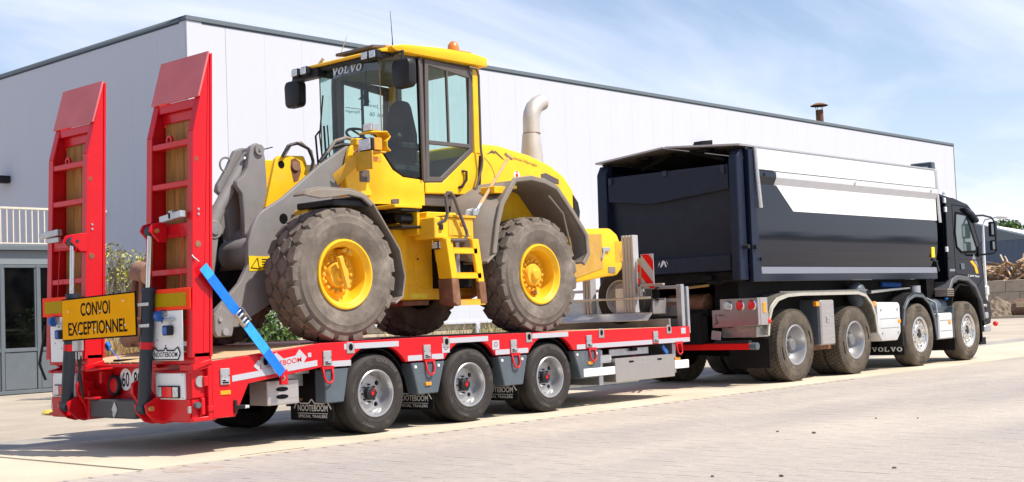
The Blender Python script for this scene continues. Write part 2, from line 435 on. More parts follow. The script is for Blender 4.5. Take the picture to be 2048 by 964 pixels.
def slab_word(mb, word, o, xd, yd, w, h):
    """wide slab-serif capitals"""
    o = Vector(o); xd = Vector(xd); yd = Vector(yd); n = len(word); cw = w / n; k = cw * 0.88
    for i, ch in enumerate(word):
        b = o + xd * (i * cw)
        if ch == 'O':
            P = []; F = []
            for j in range(20):
                t = 2 * pi * j / 20
                P.append(b + xd * (k * (.5 + .5 * cos(t))) + yd * (h * (.5 + .52 * sin(t))))
                P.append(b + xd * (k * (.5 + .22 * cos(t))) + yd * (h * (.5 + .36 * sin(t))))
            for j in range(20):
                a = 2 * j; c = 2 * ((j + 1) % 20); F.append((a, c, c + 1, a + 1))
            mb.add(P, F)
        else:
            for poly in SLAB[ch]: mb.add([b + xd * (p[0] * k) + yd * (p[1] * h) for p in poly], [tuple(range(len(poly)))])
    return mb
def arc(cx, cz, r, a0, a1, n):
    return [(cx + r * cos(a0 + (a1 - a0) * i / n), cz + r * sin(a0 + (a1 - a0) * i / n)) for i in range(n + 1)]
# ================================================================== THE SETTING
def ground_mat(name, cols, scale, brick=None, grain=0.25, stripes=None):
    m, n, o = NT(name)
    p = n.nodes.new('ShaderNodeBsdfPrincipled'); p.inputs['Roughness'].default_value = 0.85
    n.links.new(p.outputs[0], o.inputs[0])
    t = n.nodes.new('ShaderNodeTexCoord')
    a = n.nodes.new('ShaderNodeTexNoise'); a.inputs['Scale'].default_value = scale; a.inputs['Detail'].default_value = 8; a.inputs['Roughness'].default_value = 0.62
    mpp = n.nodes.new('ShaderNodeMapping'); mpp.inputs['Scale'].default_value = stripes or (1, 1, 1)
    n.links.new(t.outputs['Object'], mpp.inputs[0]); n.links.new(mpp.outputs[0], a.inputs['Vector'])
    r = n.nodes.new('ShaderNodeValToRGB')
    e = r.color_ramp.elements
    e[0].position = 0.36; e[0].color = (*cols[0], 1); e[1].position = 0.66; e[1].color = (*cols[1], 1)
    n.links.new(a.outputs[0], r.inputs[0])
    g = n.nodes.new('ShaderNodeTexNoise'); g.inputs['Scale'].default_value = 55; g.inputs['Detail'].default_value = 6; g.inputs['Roughness'].default_value = 0.75
    n.links.new(t.outputs['Object'], g.inputs['Vector'])
    mr = n.nodes.new('ShaderNodeMapRange'); mr.inputs['From Min'].default_value = .25; mr.inputs['From Max'].default_value = .75
    mr.inputs['To Min'].default_value = 1 - grain; mr.inputs['To Max'].default_value = 1 + grain
    n.links.new(g.outputs[0], mr.inputs[0])
    mu = n.nodes.new('ShaderNodeVectorMath'); mu.operation = 'SCALE'
    n.links.new(r.outputs[0], mu.inputs[0]); n.links.new(mr.outputs[0], mu.inputs['Scale'])
    out = mu.outputs[0]
    if brick:
        b = n.nodes.new('ShaderNodeTexBrick'); b.inputs['Scale'].default_value = 1.0
        b.inputs['Brick Width'].default_value = 0.21; b.inputs['Row Height'].default_value = 0.105; b.inputs['Mortar Size'].default_value = 0.005
        b.inputs['Color1'].default_value = (1.0, 1.0, 1.0, 1); b.inputs['Color2'].default_value = (0.93, 0.93, 0.93, 1); b.inputs['Mortar'].default_value = (0.72, 0.70, 0.68, 1)
        mp = n.nodes.new('ShaderNodeMapping'); mp.inputs['Rotation'].default_value = (0, 0, pi / 2)
        n.links.new(t.outputs['Object'], mp.inputs[0]); n.links.new(mp.outputs[0], b.inputs['Vector'])
        mm = n.nodes.new('ShaderNodeVectorMath'); mm.operation = 'MULTIPLY'
        n.links.new(out, mm.inputs[0]); n.links.new(b.outputs[0], mm.inputs[1]); out = mm.outputs[0]
    n.links.new(out, p.inputs['Base Color'])
    bp = n.nodes.new('ShaderNodeBump'); bp.inputs['Strength'].default_value = 0.35; bp.inputs['Distance'].default_value = 0.01
    n.links.new(g.outputs[0], bp.inputs['Height']); n.links.new(bp.outputs[0], p.inputs['Normal'])
    return m
M['yard'] = ground_mat('sandy_concrete_yard', ((0.32, 0.275, 0.225), (0.44, 0.38, 0.30)), 0.5)
M['slab'] = ground_mat('pale_concrete_slab', ((0.46, 0.395, 0.30), (0.58, 0.505, 0.39)), 0.7, grain=0.16)
M['paver_sheet'] = ground_mat('grey_brick_paving', ((0.31, 0.277, 0.258), (0.455, 0.40, 0.338)), 0.30, brick=True, stripes=(.35, 1.2, 1))
M['paver'] = ground_mat('grey_paving_brick', ((0.31, 0.277, 0.258), (0.46, 0.405, 0.342)), 0.30, grain=0.18, stripes=(.35, 1.2, 1))
M['gutter'] = ground_mat('grey_drain_strip', ((0.24, 0.23, 0.22), (0.36, 0.33, 0.29)), 1.2)
M['soil'] = ground_mat('brown_soil', ((0.11, 0.08, 0.055), (0.24, 0.18, 0.125)), 3.0)

structure('yard_ground', MB().box(-600, 900, -700, 900, -0.3, -0.012), 'yard', smooth=0)
M['verge'] = ground_mat('added_verge_ground', ((0.06, 0.06, 0.03), (0.15, 0.12, 0.07)), 0.8)
structure('added_dark_verge', MB().box(-90, 300, -160, -30.02, -0.1, 0.0), 'verge', smooth=0)  # unseen dark ground added to darken the band mirrored in the tipper side
structure('brick_paving', MB().box(-40, 90, -30, -1.735, -0.1, -0.006), 'paver_sheet', smooth=0)
structure('concrete_slab', MB().box(-2.95, 26, -1.735, 1.33, -0.1, 0.0), 'slab', smooth=0)
structure('drain_strip', MB().box(-30, 30, 1.345, 2.35, -0.1, -0.006), 'gutter', smooth=0)
structure('drain_cover', MB().lathe([(0, .001), (.24, .001), (.25, -.02)], 'z', (-2.75, -2.15, 0), 28), mat('brown_drain_lid', (.36, .30, .26), .8, spec=.1, var=.15), smooth=0)
structure('slab_joint', MB().box(-1.95, -1.25, -1.66, -1.645, -.02, .002), 'dark', smooth=0)
structure('slab_plate', MB().box(-1.2, .1, -.6, .2, -.02, .003), 'gutter', smooth=0)
structure('concrete_strip', MB().box(-30, -2.97, -1.735, 1.33, -0.1, -0.008), 'slab', smooth=0)

# paving bricks laid in rows, the nearest as bricks of their own
def brick_mesh():
    mb = MB(); w, l, h, c = 0.1025, 0.2075, 0.012, 0.002
    mb.add([(0, 0, -h), (w, 0, -h), (w, l, -h), (0, l, -h), (0, 0, -c), (w, 0, -c), (w, l, -c), (0, l, -c), (c, c, 0), (w - c, c, 0), (w - c, l - c, 0), (c, l - c, 0)],
           [(0, 1, 5, 4), (1, 2, 6, 5), (2, 3, 7, 6), (3, 0, 4, 7), (4, 5, 9, 8), (5, 6, 10, 9), (6, 7, 11, 10), (7, 4, 8, 11), (8, 9, 10, 11)])
    return mb
def cam_uv(p):
    d = Vector(p) - Vector((-8.755, -11.093, 1.112)); z = d.dot(fw)
    return (512 + 1308 * d.dot(rt) / z, 241 - 1308 * d.dot(up) / z, z) if z > 0.5 else (-1e4, 0, z)
spots = []
for i in range(-70, 190):
    x = i * 0.105
    for j in range(-90, -8):
        y = j * 0.21 + (0.105 if i % 2 else 0)
        if y + 0.206 > -1.74: continue
        u, v, d = cam_uv((x, y, 0))
        if -25 < u < 1050 and v < 500 and d < 19: spots.append((d, x, y))
spots.sort()
bme = mesh('paving_brick', brick_mesh(), 'paver', smooth=0)
pav = thing('brick_pavement', 'grey brick paving in the foreground beside the pale concrete slab', 'paving', (0, -6, 0))
del pav['category']; del pav['label']; pav['kind'] = 'structure'
for k, (d, x, y) in enumerate(spots[:300]):
    o = link('brick', bme, pav, (x, y, R.uniform(-0.0012, 0.0012)))
mbr = MB(); base = brick_mesh()
for d, x, y in spots[300:]:
    dz = R.uniform(-0.0012, 0.0012); b = len(mbr.v)
    mbr.v += [(p[0] + x, p[1] + y, p[2] + dz) for p in base.v]; mbr.f += [tuple(b + q for q in f) for f in base.f]; mbr.m += [0] * 9
def fast_mesh(name, mb, mats):
    me = bpy.data.meshes.new(name); me.from_pydata(mb.v, [], mb.f)
    for m in (mats if isinstance(mats, (list, tuple)) else [mats]): me.materials.append(M[m])
    if any(mb.m): me.polygons.foreach_set('material_index', mb.m)
    return me
o = link('bricks', fast_mesh('bricks', mbr, 'paver'), pav); o['kind'] = 'stuff'

# small stones on the paving
sm = MB().ball((0, 0, 0.006), 0.013, 8, 1.3, 0.9, 0.6)
sme = mesh('pebble', sm, mat('dark_pebble', (0.12, 0.10, 0.08), 0.9))
for k, (x, y, q, lb) in enumerate(((1.38, -4.97, 1.0, 'dark pebble left of the pair lying mid paving before the truck wheels'), (1.36, -5.34, 1.3, 'larger dark pebble right of the pair lying mid paving'),
        (2.84, -5.17, .8, 'small pebble far back on the paving, left of the two far ones'), (2.95, -5.54, .8, 'small pebble far back on the paving, right of the two far ones'),
        (-.58, -7.03, 1.0, 'dark pebble lying alone near the lower right of the paving'), (-1.45, -6.17, 1.0, 'dark pebble low on the paving, left of the one at the bottom edge'), (-1.25, -6.57, 1.1, 'dark pebble cut by the very bottom edge of the paving'))):
    o = link('pebble', sme, None, (x, y, 0)); o.rotation_euler = (0, 0, k * 1.3); o.scale = (q, q, q); o['label'] = lb; o['category'] = 'pebble'; o['group'] = 'loose pebbles on the paving'

# ------------------------------------------------------------------ warehouse
WX, WY, WT = 8.52, 14.5, 8.38
wh = thing('warehouse', 'long flat roofed warehouse with white wall panels and slate grey roof edge', 'warehouse', (WX, WY, 0))
PITCH = 1.14
core = MB().box(WX + 0.06, 50.44, WY + 0.06, WY + 22, 0, WT - 0.09)
part('wall_core', core, 'dark', wh, smooth=0)
pm = mesh('wall_panel', MB().box(0.001, PITCH - 0.001, 0, 0.06, 1.02, WT - 0.115), 'wall', 0.0012)
for k in range(37):
    w0 = WX + k * PITCH - 0.62 + 0.56
    if k == 36: pm = mesh('wall_panel', MB().box(0.004, 50.5 - (WX + 36 * PITCH - 0.06), 0, 0.06, 1.02, WT - 0.115), 'wall', 0.006)
    link('wall_panel', pm, wh, (w0 if k else WX, WY, 0)) if k else part('wall_panel', MB().box(WX, WX + PITCH - 0.064, WY, WY + 0.06, 1.02, WT - 0.115), 'wall', wh, 0.006)
pg = mesh('wall_panel', MB().box(0, 0.06, 0.001, PITCH - 0.001, 0.0, WT - 0.115), 'wall', 0.0012)
for k in range(19): link('wall_panel', pg, wh, (WX, WY + 0.066 + k * PITCH, 0))
tr = MB().box(WX - 0.03, 50.56, WY - 0.03, WY + 0.25, WT - 0.11, WT).box(WX - 0.03, WX + 0.25, WY + 0.25, WY + 22, WT - 0.11, WT)
part('roof_trim', tr, 'trim', wh, 0.008)
part('painted_shadow_strip', MB().box(WX + 0.42, 50.5, WY - 0.012, WY + 0.02, WT - 0.15, WT - 0.108).box(WX - 0.012, WX + 0.02, WY + 0.30, WY + 22, WT - 0.15, WT - 0.108), 'navy', wh, smooth=0)  # dark strip painted as the shadow under the roof trim
pl = MB()
for k in range(5): pl.box(WX, 50.4, WY + 0.05 + 0.004 * (k % 2), WY + 0.1, 0.2 * k, 0.2 * k + 0.185)
part('plinth', pl, 'concrete', wh, smooth=0)
part('base_rail', MB().box(WX, 50.5, WY - 0.05, WY + 0.05, 0.95, 1.018), 'wall', wh, 0.006)
part('downpipe', MB().box(17.74, 17.9, WY - 0.09, WY - 0.01, 0, 0.948), 'wall', wh, 0.01)
part('corner_post', MB().box(50.5, 50.56, WY - 0.01, WY + 0.1, 0, WT - 0.112), 'trim', wh, smooth=0)
chm = thing('chimney_pipe', 'rusty metal flue pipe with a round rain cap on the flat roof', 'chimney', (41.1, 16.2, WT - 0.1))
part('pipe', MB().cyl((41.1, 16.2, 0), 0.16, 'z', WT - 0.1, 9.34, 16), 'rust', chm)
rc = MB().lathe([(0, 9.66), (0.2, 9.62), (0.38, 9.53), (0.36, 9.51), (0, 9.56)], 'z', (41.1, 16.2, 0), 20)
part('rain_cap', rc, 'rust', chm)
sb = MB()
for a in range(4): sb.tube([(41.1 + 0.13 * cos(a * pi / 2), 16.2 + 0.13 * sin(a * pi / 2), 9.3), (41.1 + 0.2 * cos(a * pi / 2), 16.2 + 0.2 * sin(a * pi / 2), 9.56)], 0.012, 5)
part('cap_stay', sb, 'rust', chm)
wl = thing('wall_lamp', 'small dark wedge shaped lamp on the white warehouse wall above the tipper', 'lamp', (29.5, 14.4, 6.8))
part('housing', MB().prism([(29.25, 6.72), (29.85, 6.84), (29.85, 6.93), (29.25, 6.93)], 'y', 14.25, 14.5), 'trim', wl, 0.01)
part('lens', MB().prism([(29.4, 6.70), (29.92, 6.80), (29.92, 6.835), (29.4, 6.745)], 'y', 14.1, 14.42), 'white', wl)
wf = thing('wall_floodlight', 'black cone shaped lamp sticking out of the shaded grey wall', 'lamp', (8.5, 23.3, 5.4))
part('housing', MB().lathe([(0, -0.42), (0.15, -0.42), (0.17, -0.36), (0.06, -0.1), (0, -0.1)], 'y', (8.2, 23.75, 5.41), 16), 'black', wf)
part('bracket', MB().box(8.1, 8.52, 23.05, 23.3, 5.30, 5.50), 'black', wf, 0.02)
solo('wall_hook', MB().beam((8.52, 18.2, 4.02), (8.25, 18.2, 4.02), .04, .04).beam((8.27, 18.2, 4.02), (8.27, 18.2, 3.86), .04, .04), 'galv', 'little metal bracket on the shaded grey wall between the two ramps', 'bracket')

# ------------------------------------------------------------------ office extension on the left
ox = thing('office_extension', 'low grey building with framed windows under a railed balcony left of the trailer', 'building', (3, 12.75, 0))
FY = 12.75
part('fascia', MB().box(-3, 5.36, FY, FY + 0.2, 2.47, 2.74), 'fascia', ox, 0.006)
part('balcony_slab', MB().box(-3.05, 5.40, FY - 0.10, 19, 2.743, 2.835), 'trim', ox, 0.006)
part('side_wall', MB().box(5.2, 5.34, FY + 0.2, 19, 0, 2.74).box(-3, 5.2, 18.8, 19, 0, 2.74), 'trim', ox, smooth=0)
part('inner_floor', MB().box(-3, 5.2, FY + 0.1, 18.8, -0.02, 0.05), 'dark', ox, smooth=0)
part('inner_wall', MB().box(-3, 5.2, 15.9, 16, 0.05, 2.47), 'interior', ox, smooth=0)
part('sill_beam', MB().box(-3, 5.34, FY - 0.01, FY + 0.12, 0.0, 0.07), 'frame_grey', ox, 0.006)
for k in range(-6, 4):
    x0 = 3.06 + 0.73 * k; x1 = x0 + 0.73
    wdw = part('window', MB().box(x0, x0 + 0.07, FY, FY + 0.1, 0.07, 2.468), 'frame_grey', ox, 0.006)
    part('frame', MB().box(x0 + 0.07, x1 - 0.002, FY + 0.005, FY + 0.09, 0.80, 0.87).box(x0 + 0.07, x1 - 0.002, FY + 0.005, FY + 0.09, 2.41, 2.466)
         .box(x0 + 0.07, x0 + 0.095, FY + 0.02, FY + 0.08, 0.87, 2.41).box(x1 - 0.03, x1 - 0.002, FY + 0.02, FY + 0.08, 0.87, 2.41), 'frame_grey', wdw, 0.004)
    part('pane', MB().box(x0 + 0.095, x1 - 0.03, FY + 0.045, FY + 0.055, 0.87, 2.41), 'glass_dark', wdw, smooth=0)
    part('lower_panel', MB().box(x0 + 0.085, x1 - 0.012, FY + 0.02, FY + 0.06, 0.08, 0.79), 'frame_grey', wdw, 0.004)
rl = part('railing', MB().box(-3, 5.3, FY - 0.06, FY - 0.02, 3.53, 3.57).box(-3, 5.3, FY - 0.055, FY - 0.025, 2.86, 2.885), mat('cream_railing_paint', (0.62, 0.56, 0.46), 0.5), ox, 0.004)
bl = mesh('baluster', MB().box(-0.011, 0.011, -0.011, 0.011, 2.885, 3.53), rl.data.materials[0], smooth=0)
for k in range(-48, 17): link('baluster', bl, rl, (3.19 + 0.127 * k, FY - 0.04, 0))
dk = thing('office_desk', 'pale office desk standing behind the dark window', 'desk', (3.5, 14.2, 0.05))
part('desk_top', MB().box(3.2, 4.9, 13.7, 14.4, 1.12, 1.17), 'wood_pole', dk)
for x in (3.25, 4.85): part('leg', MB().box(x - .03, x + .03, 13.75, 14.35, 0.05, 1.12), 'frame_grey', dk)
solo('paper_box', MB().box(3.45, 3.75, 13.8, 14.1, 0.5, 1.0), 'white', 'white box under the desk behind the dark window', 'box', 0.01)

# ------------------------------------------------------------------ plants
def leaf_cloud(mb, rnd, c, rx, ry, rz, n, size, dens=0.0, up=0.3):
    for _ in range(n):
        while True:
            p = Vector((rnd.uniform(-1, 1), rnd.uniform(-1, 1), rnd.uniform(-1, 1)))
            if dens < p.length < 1: break
        q = Vector((c[0] + p.x * rx, c[1] + p.y * ry, c[2] + p.z * rz))
        nrm = (p + Vector((rnd.uniform(-1, 1), rnd.uniform(-1, 1), rnd.uniform(-.6, 1) + up))).normalized()
        a = nrm.cross(Vector((rnd.uniform(-1, 1), rnd.uniform(-1, 1), rnd.uniform(-1, 1)))).normalized(); b = nrm.cross(a)
        L = size * rnd.uniform(.6, 1.3); W = L * .42; mb.mi = rnd.choice((0, 0, 1, 2))
        mb.add([q - a * L * .5, q + b * W * .5 + nrm * L * .06, q + a * L * .5, q - b * W * .5 + nrm * L * .06], [(0, 1, 2, 3)])
def leafm(name, c): 
    m = mat(name, c, 0.55, var=0.3, vs=2); return m
M['lf1'] = leafm('leaf_green', (0.075, 0.14, 0.03)); M['lf2'] = leafm('leaf_light_green', (0.16, 0.225, 0.06)); M['lf3'] = leafm('leaf_dark_green', (0.03, 0.065, 0.017))
M['ly1'] = leafm('leaf_olive_yellow', (0.31, 0.30, 0.06)); M['ly2'] = leafm('leaf_pale_yellow_green', (0.45, 0.43, 0.11)); M['ly3'] = leafm('leaf_dull_olive', (0.15, 0.14, 0.055))
M['bark'] = mat('grey_bark', (0.22, 0.19, 0.15), 0.85, var=0.3, vs=20, bump=0.4)
M['straw'] = mat('dry_straw', (0.62, 0.47, 0.25), 0.7, var=0.25, vs=9); M['straw2'] = mat('dry_straw_dark', (0.44, 0.32, 0.16), 0.7, var=0.25, vs=9)  # second straw tone is darker, mixed in at random
def bush(name, label, loc, blobs, leaf, nl, size, trunk, seed, stems):
    rnd = random.Random(seed)
    t = thing(name, label, 'bush', loc)
    mb = MB()
    for c, r in blobs: leaf_cloud(mb, rnd, (loc[0] + c[0], loc[1] + c[1], loc[2] + c[2]), r, r, r * .85, nl, size, 0.25)
    link('crown', fast_mesh('crown', mb, leaf), t)
    mt = MB()
    for c, r in blobs:
        e = Vector((loc[0] + c[0], loc[1] + c[1], loc[2] + c[2])); s = Vector(loc) + Vector((rnd.uniform(-.1, .1), rnd.uniform(-.1, .1), 0))
        mid = (s + e) / 2 + Vector((rnd.uniform(-.2, .2), rnd.uniform(-.2, .2), rnd.uniform(0, .2)))
        mt.tube([s, mid, e, e + Vector((0, 0, r * .5))], [.035 * stems, .024 * stems, .012 * stems, .006], 6)
        for _ in range(4):
            g = e + Vector((rnd.uniform(-1, 1), rnd.uniform(-1, 1), rnd.uniform(-.6, 1))) * r
            mt.tube([mid.lerp(e, rnd.random()), g], [.011 * stems, .004], 5)
    part('trunk', mt, 'bark', t)
rb = random.Random(3)
bush('olive_shrub', 'scraggly olive yellow shrub with bare pale branches between the two ramps', (3.35, 9.2, 0),
     [((rb.uniform(-.55, .95), rb.uniform(-.4, .5), rb.uniform(1.45, 2.5)), rb.uniform(.14, .24)) for _ in range(26)], ('ly1', 'ly2', 'ly3'), 42, .085, 1, 5, 1.0)
bush('green_shrub', 'leafy dark green shrub seen under the loader beyond the blue strap', (6.2, 9.6, 0),
     [((rb.uniform(-1.0, 1.1), rb.uniform(-.5, .5), rb.uniform(.45, 1.5)), rb.uniform(.28, .42)) for _ in range(26)], ('lf1', 'lf2', 'lf3'), 260, .12, 1, 8, 1.0)
def tuft(mb, rnd, c, n, h, spread, w, lean=.8):
    for _ in range(n):
        a = rnd.uniform(0, 2 * pi); r = rnd.uniform(0, spread); L = h * rnd.uniform(.5, 1.15)
        p = Vector((c[0] + r * cos(a), c[1] + r * sin(a), c[2])); d = Vector((cos(a), sin(a), 0)) * rnd.uniform(.1, lean)
        sd = Vector((-sin(a), cos(a), 0)) * w
        k1 = p + Vector((0, 0, L * .6)) + d * L * .3; k2 = p + Vector((0, 0, L * .85)) + d * L * .8
        mb.mi = rnd.choice((0, 0, 1)); mb.add([p - sd, p + sd, k1 + sd * .8, k1 - sd * .8, k2], [(0, 1, 2, 3), (3, 2, 4)])
rnd = random.Random(11)
g = MB()
for k in range(12): tuft(g, rnd, (2.45 + rnd.uniform(-.3, .6), 7.3 + rnd.uniform(-.3, .7), 0), 150, 1.2, .26, .011, .4)
o = link('dry_grass', fast_mesh('dry_grass', g, ('straw', 'straw2'))); o['kind'] = 'stuff'
M['grass1'] = leafm('weed_green', (0.16, 0.19, 0.06))
g = MB()
for k in range(26): tuft(g, rnd, (15.4 + rnd.uniform(-1.2, 3.6), 14.0 + rnd.uniform(-.3, .3), 0), 36, 1.15, .2, .009)
for k in range(10): tuft(g, rnd, (4.7 + rnd.uniform(-.6, 3.6), 8.3 + rnd.uniform(-.3, .5), 0), 40, .8, .2, .008)
o = link('weeds', fast_mesh('weeds', g, ('grass1', 'straw'))); o['kind'] = 'stuff'
solo('yellow_kerb_marker', MB().prism([(0.38, 0), (0.60, 0), (0.55, .055), (0.43, .055)], 'y', 5.85, 6.25), mat('yellow_marker_paint', (.66, .52, .10), .6, dirt=(.4, .35, .25), da=.2), 'low yellow painted marker block on the ground left of the trailer', 'marker', 0.02)

# ------------------------------------------------------------------ far right background
bw = thing('block_wall', 'wall of big stacked concrete blocks holding the heap of scrap wood', 'wall', (66, 17, 0))
rnd = random.Random(4); me1 = mesh('block', MB().box(0, .8, 0.012, 1.588, .01, .68), 'concrete', .02)
for row in range(3):
    for k in range(14):
        link('block', me1, bw, (66 + rnd.uniform(-.02, .02), 9.0 + 1.6 * k + (.8 if row % 2 else 0), .69 * row))
g = MB()
for k in range(330):
    y = rnd.uniform(9, 24); h = rnd.uniform(0, 1) ** 1.6 * (1.25 - .05 * abs(y - 17)) ; L = rnd.uniform(.5, 2.4); a = rnd.uniform(0, 2 * pi); e = rnd.gauss(0, .32) if k % 9 else rnd.uniform(.5, 1.1)
    p = Vector((67.2 + rnd.uniform(-.2, 1.6), y, 2.02 + h)); d = Vector((cos(a) * cos(e), sin(a) * cos(e), sin(e))) * L / 2
    g.mi = rnd.choice((0, 0, 1, 2)); g.beam(p - d, p + d, rnd.uniform(.06, .3), rnd.uniform(.03, .08))
for k in range(40):
    y = rnd.uniform(9, 24); g.mi = 1; g.ball((67.6, y, 1.9), rnd.uniform(.4, .8), 8, 1, 1.3, .6)
M['scrap1'] = mat('scrap_timber', (.42, .29, .17), .8, var=.4); M['scrap2'] = mat('scrap_timber_brown', (.24, .15, .09), .8, var=.4); M['scrap3'] = mat('scrap_timber_pale', (.58, .46, .33), .8, var=.2)
o = link('scrap_wood_heap', fast_mesh('scrap_wood_heap', g, ('scrap1', 'scrap2', 'scrap3'))); o['kind'] = 'stuff'
sh = MB()
for a in range(28):
    for b in range(10):
        pass
n = 24; V = []; F = []
for i in range(n + 1):
    for j in range(n + 1):
        x = -1 + 2 * i / n; y = -1 + 2 * j / n; r = math.hypot(x, y)
        V.append((63.2 + x * 1.9, 18.0 + y * 2.0, max(-.05, 1.15 * (1 - r) ** 1.1 + rnd.uniform(-.07, .07) if r < 1 else -.05)))
for i in range(n):
    for j in range(n): F.append((i * (n + 1) + j, (i + 1) * (n + 1) + j, (i + 1) * (n + 1) + j + 1, i * (n + 1) + j + 1))
o = structure('soil_heap', MB().add(V, F), 'soil', kind='stuff', smooth=0)
M['bucket_steel'] = mat('dull_brown_steel', (.15, .095, .07), .8, var=.3, spec=.1, dirt=(.25, .18, .14), da=.3, ds=3)
sk = thing('loader_bucket', 'rusty brown digging bucket lying against the block wall', 'bucket', (61, 14.8, 0))
part('bucket_shell', MB().strip([(61.9, 1.0), (61.2, 1.0), (60.7, .72), (60.55, .35), (60.75, .05), (61.8, .02)], 'y', 13.6, 16.2, .05), 'bucket_steel', sk)
for y in (13.58, 16.18): part('side_plate', MB().prism([(61.9, 1.0), (61.2, 1.0), (60.7, .72), (60.55, .35), (60.75, .05), (61.8, .02)], 'y', y, y + .04), 'bucket_steel', sk)
tm = mesh('tooth', MB().box(-.03, .03, 0, .1, -.13, .13), 'scrap3')
for k in range(11): link('tooth', tm, sk, (60.58, 14.5 + k * .13, .66))
structure('kerb', MB().box(58.6, 58.9, 8, 30, -.05, .12), 'slab')
sd = thing('storage_shed', 'blue corrugated shed with a white roof behind the scrap wood', 'shed', (95, 30, 0))
cw = []
for k in range(0, 161):
    y = 18 + k * .25; cw.append((95 + (.06 if k % 2 else 0), y))
part('wall', MB().prism(cw + [(95.5, 58), (95.5, 18)], 'z', 0, 5.59), 'shed_blue', sd, smooth=0)
part('gable_sheet', MB().prism([(27.4, 5.60), (40, 5.60), (40, 7.9), (34, 7.68), (31.9, 6.98), (28.4, 5.88)], 'x', 95.0, 95.3), 'trim', sd, smooth=0)
rp_ = [(34.5, 7.9), (31.2, 6.85), (28.4, 6.02), (27.0, 5.62), (14, 5.62)]
V = [(95.35, y, z) for y, z in rp_] + [(104.5, y + 3.4, z + .55 + .35 * (31 - min(y, 31)) / 6) for y, z in rp_]
V += [(x, y, z - .12) for x, y, z in V]
part('roof', MB().add(V, [(i, i + 1, i + 6, i + 5) for i in range(4)] + [(i + 10, i + 15, i + 16, i + 11) for i in range(4)] + [(i, i + 10, i + 11, i + 1) for i in range(4)]), 'shed_white', sd, smooth=0)
def tree(label, loc, h, r, seed):
    rnd = random.Random(seed); t = thing('leafy_tree', label, 'tree', loc, 'trees behind the blue shed')
    mb = MB()
    for k in range(80):
        z = rnd.uniform(.22, 1.0); rr = r * (1.05 - abs(z - .6) * 1.1) * rnd.uniform(.3, 1); a = rnd.uniform(0, 2 * pi)
        leaf_cloud(mb, rnd, (loc[0] + rr * cos(a), loc[1] + rr * sin(a), h * z), r * .30, r * .30, r * .24, 130, .5, .2)
    link('crown', fast_mesh('crown', mb, ('lf1', 'lf2', 'lf3')), t)
    mt = MB().tube([(loc[0], loc[1], 0), (loc[0] + .1, loc[1], h * .4), (loc[0], loc[1] + .1, h * .85)], [.28, .2, .06], 8)
    for k in range(6):
        a = k * 1.1; mt.tube([(loc[0], loc[1], h * .3 + k * .3), (loc[0] + r * .7 * cos(a), loc[1] + r * .7 * sin(a), h * .55 + k * .3)], [.1, .03], 6)
    part('trunk', mt, 'bark', t)
for k, (y, h, r, lb) in enumerate(((60.0, 8.0, 3.2, 'green tree mostly hidden behind the black truck cab'), (55.6, 9.3, 3.5, 'rounded green tree seen through the truck mirror frame'), (51.6, 9.9, 3.4, 'tallest green tree over the white roof of the blue shed'), (47.0, 9.6, 3.4, 'green tree over the shed roof at the right picture edge'), (42.6, 9.2, 3.5, 'green tree furthest right behind the shed'))):
    tree(lb, (150, y, 0), h, r, 20 + k)
lp = thing('street_lamp', 'white lamp post with a pale curved lamp head by the truck cab', 'street lamp', (62, 18.1, 0))
part('pole', MB().tube([(62, 18.1, 0), (62, 18.08, 3.2), (62, 18.02, 5.2)], [.09, .075, .05], 10), 'white', lp)
part('arm', MB().tube([(62, 18.02, 5.18), (62, 17.9, 5.38), (62, 17.3, 5.46)], .035, 8), 'galv', lp)
part('lamp_head', MB().ball((62, 16.98, 5.46), .38, 12, .45, 1, .28), 'white', lp)

# ------------------------------------------------------------------ trees mirrored in the tipper; unseen left row added to cut sky fill
mb = MB(); rnd = random.Random(60)
for k in range(34):
    x = -60 + k * 11 + rnd.uniform(-3, 3); y = -95 + rnd.uniform(-6, 6); h = rnd.uniform(4, 6.2)
    if k > 25: x = -46 + rnd.uniform(-5, 5); y = -48 + (k - 26) * 13; h = rnd.uniform(8, 12)  # left row, out of view, added to darken the grey wall
    r = h * .42
    for j in range(16):
        z = rnd.uniform(.12, 1.0); rr = r * (1.05 - abs(z - .5) * 1.1) * rnd.uniform(.2, 1); a = rnd.uniform(0, 2 * pi)
        leaf_cloud(mb, rnd, (x + rr * cos(a), y + rr * sin(a), h * z), r * .42, r * .42, r * .34, 130, 1.3, .1)
o = link('unseen_treeline', fast_mesh('unseen_treeline', mb, ('lf1', 'lf2', 'lf3'))); o['kind'] = 'stuff'
# ================================================================== WHEELS (local axis Y, outer face at y=0, hub centre at the origin)
def ring_with_holes(mb, y, r_in, r_out, n, r_c, hr, ph=0.0, depth=0.03):
    """flat annulus with n round holes of radius hr at radius r_c, each with a short wall"""
    for k in range(n):
        tc = ph + 2 * pi * k / n; hw = pi / n; m = 16; V = []; F = []
        for j in range(m):
            t = 2 * pi * j / m
            hx, hz = r_c + hr * cos(t), hr * sin(t)
            ct, st = cos(t), sin(t); s = 1 / max(abs(ct), abs(st)); bx, bz = ct * s, st * s
            rr = r_c + (bx * (r_out - r_c) if bx > 0 else bx * (r_c - r_in)); an = tc + bz * hw
            V.append((rr * cos(an), y, rr * sin(an)))
            rh = math.hypot(hx, hz); ah = tc + math.atan2(hz, hx)
            V.append((rh * cos(ah), y, rh * sin(ah))); V.append((rh * cos(ah), y + depth, rh * sin(ah)))
        for j in range(m):
            a = 3 * j; b = 3 * ((j + 1) % m); F += [(a, b, b + 1, a + 1), (a + 1, b + 1, b + 2, a + 2)]
        mb.add(V, F)
